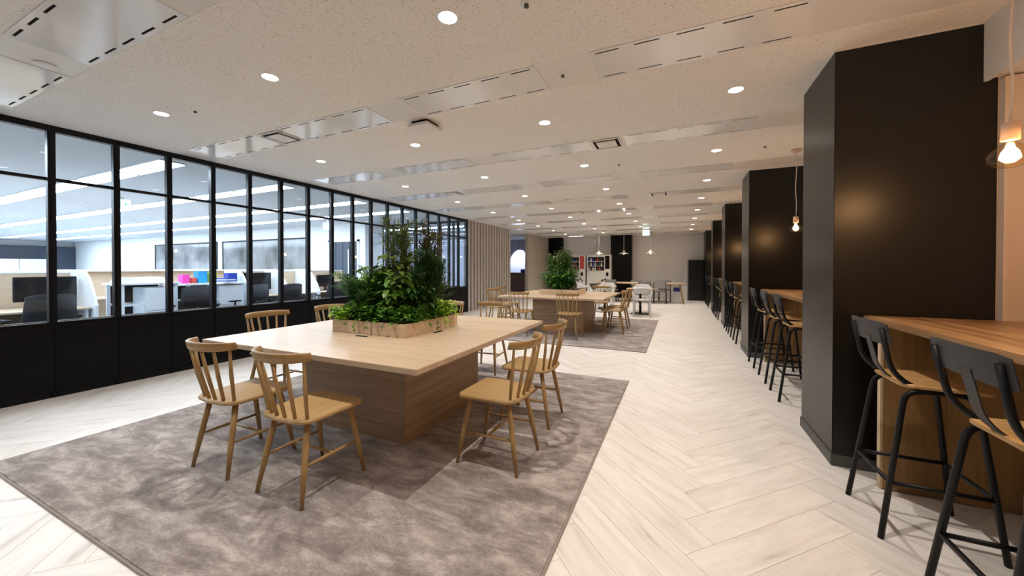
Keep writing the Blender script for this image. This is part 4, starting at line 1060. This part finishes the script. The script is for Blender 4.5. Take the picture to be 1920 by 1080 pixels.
for x, y, rz, lb in ((-7.25, 1.74, 0.1, 'before the large black monitor'), (-7.35, 3.40, 2.6, 'by the white tables'), (-7.45, 4.98, 0.0, 'behind the sixth pane'), (-7.5, 6.15, -0.2, 'behind the eighth pane'), (-7.35, 4.22, 1.8, 'under the paper-covered table')):
    put(oc, used, 'black mesh office chair %s' % lb, (x, y, 0), rz, 'office chairs')
def white_table(y0, y1, x0, x1, z, lb):
    r = thing('white_table', lb, 'table', ((x0+x1)/2, (y0+y1)/2, 0), 0, 'white office tables')
    a, b2 = (x1-x0)/2, (y1-y0)/2
    MB().box(-a, a, -b2, b2, z-0.03, z, 0.003).build('tabletop', 'office_white', r)
    for sx in (-1, 1):
        for sy in (-1, 1): MB().box(sx*(a-0.04)-0.02, sx*(a-0.04)+0.02, sy*(b2-0.06)-0.02, sy*(b2-0.06)+0.02, 0, z-0.03).build('leg', 'office_white', r)
        if sx < 0: MB().box(-a+0.0, -a+0.015, -b2+0.09, b2-0.09, 0.12, z-0.05).build('dark_void_sheet', 'mesh_black', r)  # added black sheet, paints the dark void beneath the table
        MB().box(sx*(a-0.04)-0.012, sx*(a-0.04)+0.012, -b2+0.08, b2-0.08, 0.70, 0.73).build('crossbar', 'office_white', r)
white_table(2.60, 3.38, -8.3, -7.75, 1.06, 'tall white table behind the third pane'); white_table(3.44, 4.42, -8.3, -7.75, 1.02, 'tall white table with colourful papers behind the fourth and fifth panes')
def cab(y, lb):
    r = thing('white_cabinet', lb, 'cabinet', (-7.98, y, 0), 0, 'white cabinets under the office tables')
    MB().box(-0.2, 0.2, -0.21, 0.21, 0.0, 0.98, 0.006).build('body', 'office_white', r)
    for z0, z1 in ((0.03, 0.60), (0.61, 0.97)): MB().box(0.2, 0.212, -0.2, 0.2, z0, z1, 0.003).build('drawer', 'office_white', r)
cab(3.13, 'white cabinet under the table behind the third pane'); cab(4.17, 'white cabinet under the paper-covered table')
for y, wd, hh, mt, lb in ((3.55, 0.10, 0.16, 'magenta', 'magenta printed carton on the tall white table'), (3.67, 0.08, 0.10, 'red', 'small red carton on the tall white table'), (3.80, 0.14, 0.22, 'cyan', 'sky blue carton on the tall white table'), (3.97, 0.12, 0.20, 'lime', 'lime green carton on the tall white table'), (4.30, 0.16, 0.18, 'blue', 'blue patterned bag on the tall white table')):
    o = tag(MB().box(-0.08, 0.08, -wd/2, wd/2, 0, hh, 0.004).build('carton', mt, None, (-8.05, y, 1.02)), lb, 'carton', 'cartons on the white table')
for i, (x, y, z, w_, l_) in enumerate([(-8.0, 2.75, 1.06, 0.30, 0.22), (-8.1, 3.1, 1.06, 0.35, 0.30), (-7.9, 4.1, 1.02, 0.35, 0.26), (-8.0, 4.32, 1.02, 0.0, 0.0)][:3]):
    r = thing('paper_stack', ['small white paper stack at the left end of the third-pane table', 'wide white paper stack at the right end of the third-pane table', 'white and blue paper stack on the colourful table'][i], 'papers', (x, y, z), 0.2*i, 'papers in the office')
    for k in range(4): MB().box(-w_/2+0.01*k, w_/2-0.01*k, -l_/2+0.008*k, l_/2-0.012*k, 0.022*k, 0.022*k+0.02).build('sheet', 'paper' if not (i == 2 and k % 2) else 'blue', r)
# long low screens deeper in the office
for i, (x, y0, y1) in enumerate([(-10.6, -1.0, 8.0), (-13.2, 0.5, 8.0), (-16.0, 1.5, 8.0)]):
    r = thing('desk_screen', 'long low oak office screen, %s row back from the glass' % ORD[i+1], 'screen', (x, (y0+y1)/2, 0), 0, 'long office screens')
    L = (y1-y0)/2
    MB().box(-0.02, 0.02, -L, L, 0, 1.23, 0.003).build('panel', 'office_wood', r); MB().box(-0.15, 0.15, -L, L, 1.23, 1.25).build('cap', 'office_white', r)
    MB().box(0.03, 0.6, -L, L, 0.70, 0.725).build('desktop', 'office_wood', r)
